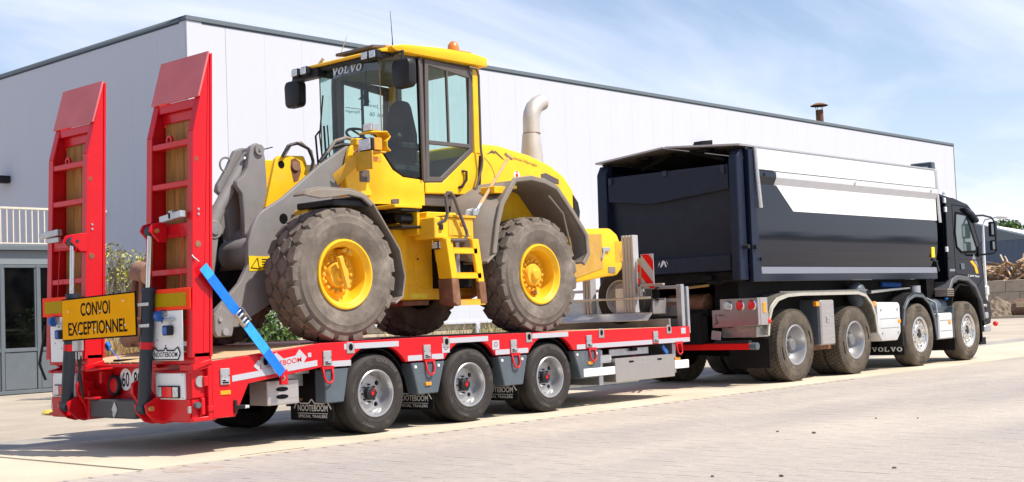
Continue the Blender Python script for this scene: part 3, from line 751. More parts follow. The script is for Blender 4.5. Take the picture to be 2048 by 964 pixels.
def groove_profile(Rt, w, ngr, gd=0.012, gw=0.012, shoulder=0.03):
    """tread profile from outer shoulder to inner shoulder"""
    p = [(Rt - 0.022, 0.012), (Rt - 0.006, shoulder)]
    for k in range(ngr):
        y = shoulder + (w - 2 * shoulder) * (k + 1) / (ngr + 1)
        p += [(Rt, y - gw / 2 - .004), (Rt - gd, y - gw / 2), (Rt - gd, y + gw / 2), (Rt, y + gw / 2 + .004)]
    return p + [(Rt - .006, w - shoulder), (Rt - .022, w - .012)]
def tyre_lathe(mb, Rt, rr, w, prof_tread, n=56):
    h = Rt - rr
    side = [(rr - .005, .035), (rr + .004, .012), (rr + .02, .008), (rr + h * .22, .001), (rr + h * .32, -.004), (rr + h * .34, -.001), (rr + h * .55, -.006), (rr + h * .74, -.001), (rr + h * .76, .003), (Rt - .03, .006)]
    back = [(r, w - y) for r, y in side[::-1]]
    return mb.lathe(side + prof_tread + back, 'y', n=n)
def side_text(mb, s, r, a_mid, h, wdt, y=-.009):
    put_text(mb, s, (0, 0, 0), (1, 0, 0), (0, 0, 1), wdt, h, .02,
             fn=lambda a, b: Vector(((r + b) * cos(a_mid - (a - wdt / 2) / r), y, (r + b) * sin(a_mid - (a - wdt / 2) / r))))
def dual(t, mk, gap):
    return mk

def trailer_wheel(parent, c):
    wl_ = link('wheel', None, parent, c)
    Rt, rr, w = .397, .232, .222
    mb = tyre_lathe(MB(), Rt, rr, w, groove_profile(Rt, w, 4))
    b2 = tyre_lathe(MB(), Rt, rr, w, groove_profile(Rt, w, 4), 40); mb.add([(x, y + .262, z) for x, y, z in b2.v], b2.f)
    part('tyre', mb, 'tyre', wl_, origin=c, smooth=40)
    tx = MB(); side_text(tx, 'GOODYEAR', .318, radians(62), .034, .30); side_text(tx, 'KMAX T', .318, radians(248), .024, .15); side_text(tx, '235/75 R17.5', .30, radians(160), .014, .16)
    for a in (100, 20, 200, 290): 
        for k in range(5):
            t = radians(a + k * 2.2); tx.add([((.285 + k * .006) * cos(t), -.0075, (.285 + k * .006) * sin(t)), ((.345) * cos(t + .02), -.0075, .345 * sin(t + .02)), (.345 * cos(t + .03), -.0075, .345 * sin(t + .03)), ((.285 + k * .006) * cos(t + .01), -.0075, (.285 + k * .006) * sin(t + .01))], [(0, 1, 2, 3)])
    part('tyre_lettering', tx, 'tyre_mark', wl_, origin=c, smooth=0, keep=True)['kind'] = 'stuff'
    rm = MB().lathe([(rr + .004, .03), (rr + .006, .006), (rr - .002, -.001), (rr - .012, .002), (rr - .02, .022), (rr - .03, .045), (rr - .034, .085), (rr - .038, .10), (.192, .115), (.188, .12)], 'y', n=48)
    ring_with_holes(rm, .12, .105, .188, 4, .150, .026, radians(40))
    rm.lathe([(.105, .12), (.100, .115), (.06, .113), (.06, .2)], 'y', n=40)
    part('rim', rm, 'steel_silver', wl_, origin=c, smooth=40)
    hb = MB().lathe([(0, .058), (.052, .058), (.064, .066), (.068, .11), (.068, .2)], 'y', n=24).lathe([(.17, .2), (0, .2)], 'y', n=24)
    for k in range(8): hb.cyl((.086 * cos(k * pi / 4), 0, .086 * sin(k * pi / 4)), .010, 'y', .092, .13, 6)
    part('hub', hb, 'black', wl_, origin=c)
    rd = MB().cyl((0, 0, 0), .019, 'y', .051, .059, 14)
    for a in (55,): rd.obox((.040 * cos(radians(a)), .056, .040 * sin(radians(a))), .014, .006, .026, Matrix.Rotation(-radians(a) + pi / 2, 3, 'Y'))
    part('hub_mark', rd, 'red', wl_, origin=c)
    return wl_
def truck_rear_wheel(parent, c):
    w_ = link('wheel', None, parent, c)
    Rt, rr, w = .53, .290, .29
    mb = tyre_lathe(MB(), Rt - .016, rr, w, [(Rt - .03, .012), (Rt - .018, .03), (Rt - .016, .145), (Rt - .018, .26), (Rt - .03, .278)])
    nb = 54
    for row in range(5):
        y0 = .012 + row * .054; y1 = y0 + .046
        for k in range(nb):
            a0 = 2 * pi * (k + (.5 if row % 2 else 0)) / nb; a1 = a0 + 2 * pi / nb * .84
            rt_ = Rt - (.006 if row in (0, 4) else 0); rb_ = Rt - .022; V = []
            for r in (rb_, rt_):
                for a, y in ((a0, y0), (a1, y0), (a1 + .012, y1), (a0 + .012, y1)): V.append((r * cos(a), y, r * sin(a)))
            mb.add(V, [(4, 5, 6, 7), (0, 1, 5, 4), (1, 2, 6, 5), (2, 3, 7, 6), (3, 0, 4, 7)])
    n0 = len(mb.v); mb.add([(x, y + .335, z) for x, y, z in mb.v], list(mb.f))
    part('tyre', mb, 'tyre_truck', w_, origin=c, smooth=30)
    tx = MB(); side_text(tx, 'Conti Hybrid', .415, radians(-28), .035, .26); side_text(tx, '315/80 R22.5', .40, radians(160), .022, .25)
    for a in (15, 195):
        pts = [(.41 * cos(radians(a + q)), -.008, .41 * sin(radians(a + q))) for q in range(-14, 15, 4)]; tx.tube(pts, .011, 4)
    part('tyre_lettering', tx, 'tyre', w_, origin=c, smooth=0, keep=True)['kind'] = 'stuff'
    rm = MB().lathe([(rr + .004, .03), (rr + .008, .004), (rr - .004, -.003), (rr - .016, .002), (rr - .024, .02), (rr - .03, .06), (rr - .05, .11), (rr - .07, .15), (.20, .18)], 'y', n=48)
    ring_with_holes(rm, .18, .15, .20, 10, .176, .022)
    rm.lathe([(.15, .18), (.14, .175), (.10, .175)], 'y', n=32)
    part('rim', rm, 'steel_silver', w_, origin=c, smooth=40)
    hb = MB().lathe([(0, .05), (.075, .052), (.09, .065), (.095, .1), (.12, .115), (.13, .18), (.13, .26)], 'y', n=28).lathe([(.2, .24), (0, .24)], 'y', n=28)
    for k in range(10): hb.cyl((.105 * cos(k * pi / 5), 0, .105 * sin(k * pi / 5)), .013, 'y', .09, .12, 6)
    part('hub', hb, 'grey_hub', w_, origin=c)
    return w_
M['grey_hub'] = mat('dusty_grey_hub', (.16, .16, .165), .6, var=.15, dirt=DUST, da=.1)
M['alu_rim'] = mat('polished_alloy_rim', (.68, .67, .65), .28, .8, var=.05, dirt=(.4, .36, .3), da=.03, ds=9)
def truck_front_wheel(parent, c):
    w_ = link('wheel', None, parent, c)
    Rt, rr, w = .53, .292, .33
    part('tyre', tyre_lathe(MB(), Rt, rr, w, groove_profile(Rt, w, 4, .014, .014)), 'tyre_truck', w_, origin=c, smooth=40)
    tx = MB()
    for a in (80, 260):
        for k in range(4):
            t = radians(a + k * 7); tx.add([(.39 * cos(t), -.008, .39 * sin(t)), (.49 * cos(t + .03), -.004, .49 * sin(t + .03)), (.49 * cos(t + .08), -.004, .49 * sin(t + .08)), (.39 * cos(t + .05), -.008, .39 * sin(t + .05))], [(0, 1, 2, 3)])
    part('tyre_lettering', tx, 'tyre', w_, origin=c, smooth=0, keep=True)['kind'] = 'stuff'
    rm = MB().lathe([(rr + .004, .03), (rr + .008, .004), (rr - .006, -.003), (rr - .02, .004), (rr - .03, .03), (rr - .036, .07), (rr - .045, .075), (.235, .045)], 'y', n=48)
    ring_with_holes(rm, .03, .175, .235, 10, .205, .022)
    rm.lathe([(.235, .045), (.235, .03)], 'y', n=40).lathe([(.175, .03), (.165, .02), (.10, .02), (.095, .03), (.095, .1)], 'y', n=40)
    for k in range(10): rm.cyl((.14 * cos(k * pi / 5 + .3), 0, .14 * sin(k * pi / 5 + .3)), .017, 'y', -.012, .022, 6)
    part('rim', rm, 'alu_rim', w_, origin=c, smooth=40)
    part('hub', MB().lathe([(0, .03), (.05, .03), (.07, .045), (.09, .05)], 'y', n=24).lathe([(.26, .14), (0, .14)], 'y', n=24), 'black', w_, origin=c)
    return w_
def loader_wheel(parent, c, motor):
    w_ = link('wheel', None, parent, c)
    Rt, rr, w = .672, .345, .45
    h = Rt - rr; Rb = Rt - .030
    side = [(rr - .01, .05), (rr + .005, .02), (rr + .03, .012), (rr + .05, .004), (rr + h * .30, -.012), (rr + h * .5, -.020), (rr + h * .52, -.016), (rr + h * .70, -.012), (rr + h * .72, -.004), (Rb - .03, .012), (Rb - .008, .03), (Rb, .06)]
    mb = MB().lathe(side + [(Rb + .004, .15), (Rb + .006, w / 2), (Rb + .004, w - .15)] + [(r, w - y) for r, y in side[::-1]], 'y', n=64)
    N = 21
    def block(pts, r_in):
        n = len(pts); V = []; cx = sum(q[0] for q in pts) / n; cy = sum(q[1] for q in pts) / n
        for lv in (0, 1, 2):
            for t, y in pts:
                k = (1, .985, .93)[lv]; t = cx + (t - cx) * k; y = cy + (y - cy) * k
                f = abs(y - w / 2) / (w / 2); r = r_in if lv == 0 else Rt - .020 * max(0, f - .25) - (.006 if lv == 1 else 0)
                V.append((r * cos(t), y, r * sin(t)))
        mb.add(V, [tuple(range(2 * n, 3 * n))] + [(q * n + i, q * n + (i + 1) % n, (q + 1) * n + (i + 1) % n, (q + 1) * n + i) for q in (0, 1) for i in range(n)])
    P = 2 * pi / N
    for k in range(N):
        a = k * P
        for (yc, da) in ((w * .365, 0.0), (w * .635, .5)):      # two rows of broad six-sided blocks
            t = a + da * P; hy = w * .125
            block([(t - P * .46, yc - hy * .2), (t - P * .28, yc - hy), (t + P * .20, yc - hy), (t + P * .46, yc + hy * .1), (t + P * .28, yc + hy), (t - P * .24, yc + hy)], Rb - .01)
        for s, da in ((0, .5), (1, 0.0)):                      # shoulder lugs that run down over the sidewall
            t = a + da * P; y0, y1 = (.006, w * .235) if s == 0 else (w - .006, w * .765)
            block([(t - P * .38, y0), (t + P * .30, y0), (t + P * .44, (y0 + y1) / 2), (t + P * .26, y1), (t - P * .34, y1), (t - P * .45, (y0 + y1) / 2)], Rb - .045)
    part('tyre', mb, 'tyre_loader', w_, origin=c, smooth=32)
    rm = MB().lathe([(rr - .005, .05), (rr + .006, .018), (rr + .0, .0), (rr - .015, -.004), (rr - .028, .004), (rr - .040, .03), (rr - .062, .045), (rr - .07, .08), (rr - .074, .15), (rr - .085, .19), (.22, .20), (.20, .19)], 'y', n=48)
    rm.lathe([(.20, .19), (.195, .165), (.14, .165)], 'y', n=40)
    part('rim', rm, 'rim_yellow', w_, origin=c, smooth=40)
    hb = MB().lathe([(0, .055), (.05, .055), (.062, .065), (.07, .09), (.115, .095), (.125, .11), (.13, .165), (.15, .17)], 'y', n=32)
    for k in range(16):
        t = 2 * pi * k / 16; hb.lathe([(0, .118), (.014, .120), (.020, .132), (.020, .17)], 'y', (.170 * cos(t), 0, .170 * sin(t)), 8)
    part('hub', hb, 'yellow_dirty', w_, origin=c)
    if motor:
        br = MB().obox((-.005, .03, .02), .055, .05, .33, Matrix.Rotation(radians(-17), 3, 'Y')).obox((.05, .12, .24), .06, .12, .04, Matrix.Rotation(radians(-17), 3, 'Y')).obox((.13, .12, .22), .07, .10, .05, Matrix.Rotation(radians(30), 3, 'Y'))
        part('hub_bracket', br, 'yellow_dirty', w_, .006, origin=c)
    else:
        part('hub_scar', MB().obox((.06, .17, -.20), .10, .04, .05, Matrix.Rotation(radians(20), 3, 'Y')), 'rust', w_, .01, origin=c)
    return w_

# ================================================================== LOW LOADER TRAILER
T = thing('low_loader_trailer', 'red three axle low loader trailer with raised loading ramps carrying the yellow loader', 'trailer', (0, 0, 0))
AX = (0.0, 1.345, 2.668); SY = -1.27
DK = 0.905
def side_profile():
    p = [(-1.95, .815), (-.70, .925), (0.6, .93), (5.46, .89), (5.46, .69), (3.13, .685)]
    for x in AX[::-1]:
        p += arc(x, .40, .49, radians(36), radians(144), 10)
    p = [q for q in p if q[1] >= .68]
    p += [(-.66, .70), (-1.56, .595), (-1.71, .31), (-1.95, .31)]
    return p
sp = side_profile()
part('side_beam', MB().prism(sp, 'y', SY, SY + .06), 'red', T, .006)
part('side_beam', MB().prism(sp, 'y', 1.21, 1.27), 'red', T, .006)
part('deck_plate', MB().prism([(-.70, .86), (-.70, .918), (.6, .923), (3.05, .905), (3.05, .86)], 'y', -1.208, 1.208), 'red_worn', T, smooth=0)
parts('deck_rail', MB().box(-.68, 3.1, -1.14, -1.06, .924, .934).box(-.68, 3.1, -.98, -.93, .924, .93), 'dark', T)
g = MB()
for k in range(150): g.box(.55 + k * .0155, .56 + k * .0155, -1.20, -.72, .9235, .937 - .0075 * k / 150)
part('tread_strip', g, 'dark', T, smooth=0)
for k in range(13):
    y0 = -1.2 + k * .185
    part('plank', MB().prism([(-1.93, .775), (-1.93, .817), (-.705, .921), (-.705, .88)], 'y', y0, y0 + .178), 'plank_deck', T, .004)
    part('plank', MB().prism([(3.055, .862), (3.055, .907), (5.10, .895), (5.10, .85)], 'y', y0, y0 + .178), 'plank_deck', T, .004)
fr = MB().box(-1.9, 5.3, -.45, -.33, .45, .84).box(-1.9, 5.3, .33, .45, .45, .84).box(5.1, 5.45, -1.2, 1.2, .70, .88)
for x in (-1.2, -.6, .7, 2.0, 3.4, 4.3): fr.box(x, x + .1, -1.2, 1.2, .62, .80)
for x in AX: fr.tube([(x, -.9, .40), (x, .9, .40)], .06, 10)
part('chassis_frame', fr, 'dark', T)
w0 = trailer_wheel(T, (AX[0], -1.245, .397))
for i, x in enumerate(AX):
    if i: again(w0, T, (x, 0, 0))
    again(w0, T, (x, 2.49, 0), rotz=pi)
for i, (xa, xb, xc, xd) in enumerate(((-.66, -.36, -.43, -.60), (.47, .96, .85, .56), (1.78, 2.27, 2.18, 1.87), (3.08, 3.60, 3.57, 3.2))):
    m_ = MB().prism([(xa, .675), (xb, .675), (xc, .345), (xd, .345)] if i else [(-.66, .675), (-.36, .675), (-.43, .345), (-.66, .345)], 'y', -1.262, -1.10)
    part('mudguard', m_, 'slate', T, .01)
    part('mudguard', mirror_y(m_), 'slate', T, .01)
    if i: parts('bolt', MB().cyl((xa + .06, 0, .63), .016, 'y', -1.27, -1.262, 10).cyl((xb - .1, 0, .63), .016, 'y', -1.27, -1.262, 10), 'white', T)
for i, x in enumerate(AX):
    ar = MB().strip(arc(x, .40, .455, radians(20), radians(160), 14), 'y', -1.2, -.66, .012)
    part('wheel_arch', ar, 'flap', T); part('wheel_arch', mirror_y(ar), 'flap', T)
# mud flaps with lettering
def crown_outline(w, h):
    return [(0, h * .42), (w * .10, h * .95), (w * .18, h * .74), (w * .40, h * .74), (w * .48, h), (w * .56, h * .74), (w * .80, h * .74), (w * .88, h * .95), (w, h * .42)]
for i, x in enumerate((-.55, .80, 2.12)):
    fl = part('mud_flap', MB().box(x - .006, x + .006, -1.235, -.58, .165, .70), 'flap', T, .004)
    tx = MB(); xd = (0, -1, 0); yd = (0, 0, 1)
    put_text(tx, 'NOOTEBOOM', (x - .008, -.70, .258), xd, yd, .46, .062, .02); put_text(tx, 'SPECIAL TRAILERS', (x - .008, -.71, .195), xd, yd, .44, .028, .01)
    ol = crown_outline(.57, .16)
    for a, b in zip(ol[:-1], ol[1:]): tx.beam((x - .009, -.645 - a[0], .215 + a[1]), (x - .009, -.645 - b[0], .215 + b[1]), .013, .003, (1, 0, 0))
    tx.beam((x - .009, -.70, .237), (x - .009, -1.16, .237), .006, .003, (1, 0, 0))
    part('lettering', tx, 'white', fl, smooth=0, keep=True)
    part('mud_flap', MB().box(x - .006, x + .006, .58, 1.235, .165, .70), 'flap', T, .004)
# stainless latches, lashing holes, lashing rings, reflective tape on the side beam
def dz(x): return 0 if x > -.7 else (x + .7) * .088
lt = mesh('latch', MB().box(0, .1, -.014, 0, .005, .15).box(.012, .088, -.018, -.012, .012, .055), 'galv', .003)
ls = mesh('slot', MB().box(.018, .082, -.021, -.017, .018, .03).box(.02, .05, -.021, -.017, .036, .048).box(.004, .014, -.016, -.013, .08, .088).box(.086, .096, -.016, -.013, .08, .088), 'ink', smooth=0)
for x in (-1.87, -.69, .64, 1.975, 3.305, 4.64):
    q = link('latch', lt, T, (x, SY, .70 + dz(x) * 1.0)); link('slot', ls, q, (x, SY, .70 + dz(x)))
hm = MB().prism([(-.05, -.055), (.05, -.055), (.05, .03), (.02, .055), (-.05, .055)], 'y', -.008, 0)
hole = mesh('lashing_eye', hm, 'alu_dull', .003); hd = mesh('opening', MB().prism([(.026 * cos(t * pi / 8), .034 * sin(t * pi / 8) + .006) for t in range(16)], 'y', -.0105, -.006), 'ink', smooth=0)
for x in (-1.37, -.34, .98, 2.29, 3.60, 4.99):
    q = link('lashing_eye', hole, T, (x, SY, .865 + dz(x) - (.03 if x < -.7 else 0))); link('opening', hd, q, (x, SY, .865 + dz(x) - (.03 if x < -.7 else 0)))
rg = MB().tube([(-.055, 0, .0), (-.055, -.012, -.07), (-.04, -.02, -.115), (0, -.022, -.135), (.04, -.02, -.115), (.055, -.012, -.07), (.055, 0, 0)], .011, 8).box(-.075, .075, -.01, .02, 0, .03)
rgm = mesh('lashing_ring', rg, 'red', .002)
for x in (-.63, .73, 2.06, 3.42, 5.2): link('lashing_ring', rgm, T, (x, -1.268, .672))
def tape(x0, x1, za, zb, h=.055):
    part('reflective_tape', MB().prism([(x0, za), (x1, zb), (x1, zb + h), (x0, za + h)], 'y', SY - .0035, SY + .001), 'tape', T, smooth=0)
tape(-1.74, -.76, .622, .712); tape(-.58, -.34, .692, .692)
for a, b, z0 in ((-.42, .30, .852), (.42, .62, .695), (.76, .93, .695), (1.0, 1.62, .852), (1.73, 1.96, .695), (2.09, 2.27, .695), (2.35, 2.98, .85), (3.13, 3.29, .692), (3.42, 4.62, .692), (4.76, 5.44, .692)):
    tape(a, b, z0, z0)
for x, z in ((.97, .755), (1.74, .755)):
    part('sticker', MB().box(x - .055, x + .055, SY - .003, SY, z, z + .10), 'tape', T, smooth=0)
    part('sticker_print', MB().lathe([(.026, -.0045), (.020, -.0045)], 'y', (x, SY, z + .055), 20), 'ink', T, smooth=0)
part('sticker', MB().box(5.26, 5.36, SY - .003, SY, .80, .875), 'tape', T, smooth=0)
part('sticker', MB().box(-.87, -.83, SY - .003, SY, .80, .84), 'tape', T, smooth=0)
bdg = part('badge', MB().prism([(-1.50, .745), (-1.45, .80), (-1.36, .79), (-1.24, .86), (-1.16, .80), (-1.02, .82), (-.97, .88), (-.885, .80), (-.93, .745), (-1.42, .685)], 'y', SY - .004, SY), 'tape', T, smooth=0, label='white crown shaped maker badge on the red beam')
tx = MB(); put_text(tx, 'NOOTEBOOM', (-1.43, SY - .005, .712), (1, 0, .10), (0, 0, 1), .48, .048, .012)
part('badge_lettering', tx, 'red', bdg, smooth=0, keep=True)
for x0, x1, z in ((.66, .74, .43), (3.33, 3.42, .505)): part('marker_light', MB().box(x0, x1, -1.278, -1.26, z, z + .035), 'orange_lamp', T, .004)
part('marker_light', MB().box(-1.87, -1.76, SY - .008, SY, .512, .55), 'orange_lamp', T, .003)
mk = part('outline_lamp', MB().box(-1.73, -1.70, SY - .02, SY, .34, .46).beam((-1.71, SY - .01, .395), (-1.64, SY - .05, .395), .03, .035), 'black', T, .005)
part('lens', MB().cyl((-1.625, 0, .395), .014, 'y', SY - .075, SY - .04, 10).box(-1.65, -1.637, SY - .07, SY - .05, .38, .41), 'clear_lamp', mk)
# valve box under the tail, tool box under the front
vb = part('valve_box', MB().box(-1.30, -.93, -1.20, -.92, .37, .60), 'alu_dull', T, .008)
parts('handle_hole', MB().prism([(-1.13 + .055 * cos(t * pi / 8) * 1.3, .515 + .022 * sin(t * pi / 8)) for t in range(16)], 'y', -1.2025, -1.199).prism([(-1.13 + .055 * cos(t * pi / 8) * 1.3, .445 + .022 * sin(t * pi / 8)) for t in range(16)], 'y', -1.2025, -1.199), 'ink', vb, smooth=0)
part('bracket_plate', MB().box(-.95, -.72, -1.0, -.98, .52, .66).box(-.90, -.72, -1.10, -1.02, .64, .70), 'galv', T, .004)
part('leaf_spring', MB().box(-.95, -.4, -.78, -.70, .36, .385), 'rust', T)
tb = part('tool_box', MB().box(3.86, 5.09, -1.268, -.80, .262, .548), 'stainless', T, .008)
parts('grip_slot', MB().box(4.13, 4.22, -1.271, -1.267, .485, .508).box(4.72, 4.81, -1.271, -1.267, .485, .508), 'ink', tb, smooth=0)
tx = MB(); put_text(tx, 'nooteboom', (4.38, -1.270, .47), (1, 0, 0), (0, 0, 1), .2, .03, .02); part('lettering', tx, 'alu', tb, smooth=0, keep=True)
part('side_guard', MB().box(3.25, 3.85, -1.268, -1.235, .36, .455), 'white', T, .006)
part('side_guard', MB().box(5.10, 5.41, -1.268, -1.235, .355, .46), 'white', T, .006)
parts('guard_arm', MB().box(3.55, 3.85, -1.22, -.9, .50, .60).box(3.62, 3.70, -1.2, -.6, .24, .66).box(5.15, 5.22, -1.2, -.6, .3, .7).box(3.9, 4.7, -1.15, -1.12, .57, .66), 'galv', T, .006)
part('marker_light', MB().box(5.12, 5.23, -1.262, -1.22, .465, .50), 'orange_lamp', T, .004)
part('under_plate', MB().box(3.2, 5.0, -.75, .75, .20, .24), 'galv', T)
part('blue_valve', MB().beam((5.0, -1.22, .56), (4.9, -1.22, .66), .02, .05), 'blue_plastic', T)
dr = MB().prism([(5.3, .78), (5.3, .48), (6.7, .58), (6.7, .70)], 'y', -.30, .30); dr.cyl((6.75, 0, 0), .12, 'z', .56, .72, 14)
part('drawbar', dr, 'red', T, .01)
for k, (a, b) in enumerate(((-.15, .1), (-.05, .2), (.12, -.1))):
    part('hose', MB().tube([(5.4, a - .3, .72), (5.75, a - .35, .42), (6.2, b - .3, .40), (6.6, b, .78)], .018, 8), 'black', T)
# ------------------------------------------------------------------ rear end
XR = -2.15
def rear_unit(s):
    """one tail unit: s=-1 is the near (right) side; built for the right and mirrored"""
    f = (lambda m_: m_) if s < 0 else mirror_y
    part('tail_box', f(MB().box(XR + .012, -1.86, -1.205, -.62, .485, .745).box(XR, -1.86, -1.20, -.64, .29, .492)), 'red', T, .01)
    lp_ = part('light_plate', f(MB().box(XR - .012, XR + .013, -1.15, -.70, .49, .722)), 'white', T, .004)
    tl = part('tail_light', f(MB().box(XR - .03, XR - .011, -1.09, -.75, .502, .612)), 'black', T, .006)
    part('red_lens', f(MB().box(XR - .036, XR - .029, -.985, -.835, .510, .604)), 'red_lamp', tl, .003)
    parts('clear_lens', f(MB().box(XR - .036, XR - .029, -1.08, -1.00, .512, .602).box(XR - .036, XR - .029, -.82, -.76, .512, .602)), 'clear_lamp', tl, .003)
    parts('screw', f(MB().cyl((0, -1.13, .705), .008, 'x', XR - .015, XR - .011, 8).cyl((0, -.72, .705), .008, 'x', XR - .015, XR - .011, 8).cyl((0, -1.13, .505), .008, 'x', XR - .015, XR - .011, 8)), 'galv', lp_)
    # bumper end: plate, roller, brackets on the sunny side
    part('end_bracket', f(MB().box(-2.13, -2.05, -1.215, -1.2, .32, .49).prism([(-2.15, .30), (-1.93, .30), (-1.93, .34), (-2.15, .33)], 'y', -1.262, -1.19).box(-1.99, -1.945, -1.265, -1.19, .30, .88).box(-2.06, -1.95, -1.262, -1.20, .78, .83).prism([(-2.15, .72), (-2.15, .75), (-1.93, .80), (-1.93, .77)], 'y', -1.262, -1.20)), 'red', T, .006)
    part('end_plate', f(MB().box(-2.13, -1.96, -1.222, -1.205, .50, .74)), 'red', T, .004)
    part('round_lamp', f(MB().cyl((-2.05, 0, .645), .05, 'y', -1.24, -1.222, 18)), 'alu_dull', T)
    part('hinge_block', f(MB().box(-2.03, -1.98, -1.262, -1.22, .60, .69).beam((-2.0, -1.25, .40), (-1.93, -1.25, .40), .05, .05).box(-2.06, -2.02, -1.262, -1.23, .35, .50)), 'red', T, .006)
    part('roller', f(MB().cyl((-2.09, 0, .44), .028, 'y', -1.26, -1.14, 12)), 'slate', T)
    part('roller_recess', f(MB().box(-2.125, -2.05, -1.2085, -1.204, .325, .44)), 'ink', T, smooth=0)
    part('side_reflector', f(MB().box(XR - .004, XR + .03, -1.206, -1.18, .37, .43)), 'galv', T, .003)
    # ram and its foot brackets
    yb = -.672 if s < 0 else -.685; yt = -.79 if s < 0 else -.575
    P0, P1, P2 = Vector((-2.27, yb, .415)), Vector((-2.245, -.752 if s < 0 else -.585, 1.475)), Vector((-2.235, yt, 2.0))
    f2 = (lambda m_: m_) if s < 0 else mirror_y
    cy = part('ram_cylinder', f2(MB().tube([P0, P0.lerp(P1, .02), P1], [.05, .058, .058], 18)), 'navy', T)
    part('red_band', f2(MB().tube([P0.lerp(P1, .50), P0.lerp(P1, .56)], .0595, 18)), 'red', cy)
    part('ram_rod', f2(MB().tube([P1, P2], .026, 14)), 'chrome', T)
    parts('ram_eye', f2(MB().cyl((P2.x, 0, P2.z), .048, 'y', yt - .04, yt + .04, 16).cyl((P2.x, 0, P2.z), .016, 'y', yt - .09, yt + .09, 10).cyl((P0.x, 0, P0.z), .055, 'y', yb - .05, yb + .05, 16).tube([P1 - Vector((0, 0, .02)), P1 + Vector((0, 0, .02))], .064, 16)), 'navy', T)
    parts('pin_head', f2(MB().cyl((P2.x, 0, P2.z), .02, 'y', yt - .115, yt - .085, 8).cyl((P0.x, 0, P0.z), .025, 'y', yb - .135, yb - .10, 10)), mat('zinc_pin', (.55, .42, .16), .35, .8), T)
    bp = [(-2.315, .45), (-2.27, .475), (-2.16, .53), (-1.98, .58), (-1.98, .28), (-2.14, .265), (-2.22, .29), (-2.30, .37)]
    for d in (-.10, .065): part('foot_bracket', f2(MB().prism(bp, 'y', yb + d, yb + d + .03)), 'red', T, .006)
    yi = -.40 if s < 0 else -.50
    part('foot_bracket', f2(MB().prism([(-2.25, .63), (-2.19, .665), (-2.10, .64), (-2.02, .52), (-1.98, .30), (-2.13, .28), (-2.17, .42), (-2.25, .54)], 'y', yi - .06, yi - .02)), 'red', T, .006)
    hp = [(-2.30, 2.0), (-2.27, 2.06), (-2.19, 2.08), (-2.12, 2.08), (-2.12, 1.9), (-2.2, 1.9)]
    for d in (-.085, .06): part('head_bracket', f2(MB().prism(hp, 'y', yt + d, yt + d + .025)), 'red', T, .005)
rear_unit(-1); rear_unit(1)
part('rear_crossmember', MB().box(-1.99, -1.92, -1.2, 1.2, .36, .80).box(-2.06, -1.9, -.56, .52, .765, .80), 'red', T, .008)
part('bumper_bar', MB().box(-2.16, -1.99, -.345, .45, .30, .475), 'grey_bar', T, .012)
part('bumper_bracket', MB().box(-2.2, -1.99, .28, .50, .475, .5).box(-2.16, -1.99, .46, .50, .28, .56), 'red', T, .005)
part('bar_badge', MB().prism([(.0, .31), (.05, .385), (0, .46), (-.05, .385)], 'x', -2.168, -2.16).prism([(.012, .30), (.03, .34), (.012, .37), (-.01, .34)], 'x', -2.172, -2.16), 'galv', T, .003)
for k, (yc, tq) in enumerate(((.07, '60'), (-.135, '80'))):
    pl_ = part('speed_disc', MB().lathe([(0, -.002), (.105, -.002), (.105, .003)], 'x', (-1.995, yc, .655), 28), 'white', T, smooth=0)
    tx = MB(); put_text(tx, tq, (-1.9985, yc + .062, .585), (0, -1, 0), (0, 0, 1), .125, .14, .012); part('digits', tx, 'ink', pl_, smooth=0, keep=True)
part('coiled_hose', MB().lathe([(.085 + .018 * cos(t), .018 * sin(t) * 1.2) for t in [k * pi / 4 for k in range(9)]], 'x', (-2.03, .22, .60), 24), 'black', T)
part('hose_socket', MB().cyl((0, .22, .60), .07, 'x', -2.04, -1.99, 18), 'red', T)
part('left_shelf', MB().prism([(.47, .735), (.18, .755), (.18, .775), (.47, .755)], 'x', -2.2, -1.98).box(-2.12, -2.0, .30, .34, .62, .74), 'red', T, .004)
for k in range(3): part('hose', MB().tube([(-2.28, .40 + .012 * k, 1.0), (-2.29, .37 + .02 * k, .85), (-2.30, .40 - .02 * k, .68), (-2.25, .41, .50)], .011, 8), 'black', T)
part('valve', MB().box(-2.33, -2.26, .36, .46, .94, 1.06).box(-2.31, -2.27, .37, .39, .86, .94).box(-2.31, -2.27, .42, .44, .86, .94), 'galv', T, .006)
part('hose', MB().tube([(-2.2, 1.2, 1.2), (-2.2, 1.27, 1.0), (-2.22, 1.3, .82), (-2.2, 1.22, .66)], .014, 8), 'black', T)
part('valve', MB().box(-2.2, -2.12, -.50, -.57, .86, 1.06).box(-2.25, -2.22, -.66, -.62, .50, 1.1), 'navy', T, .006)
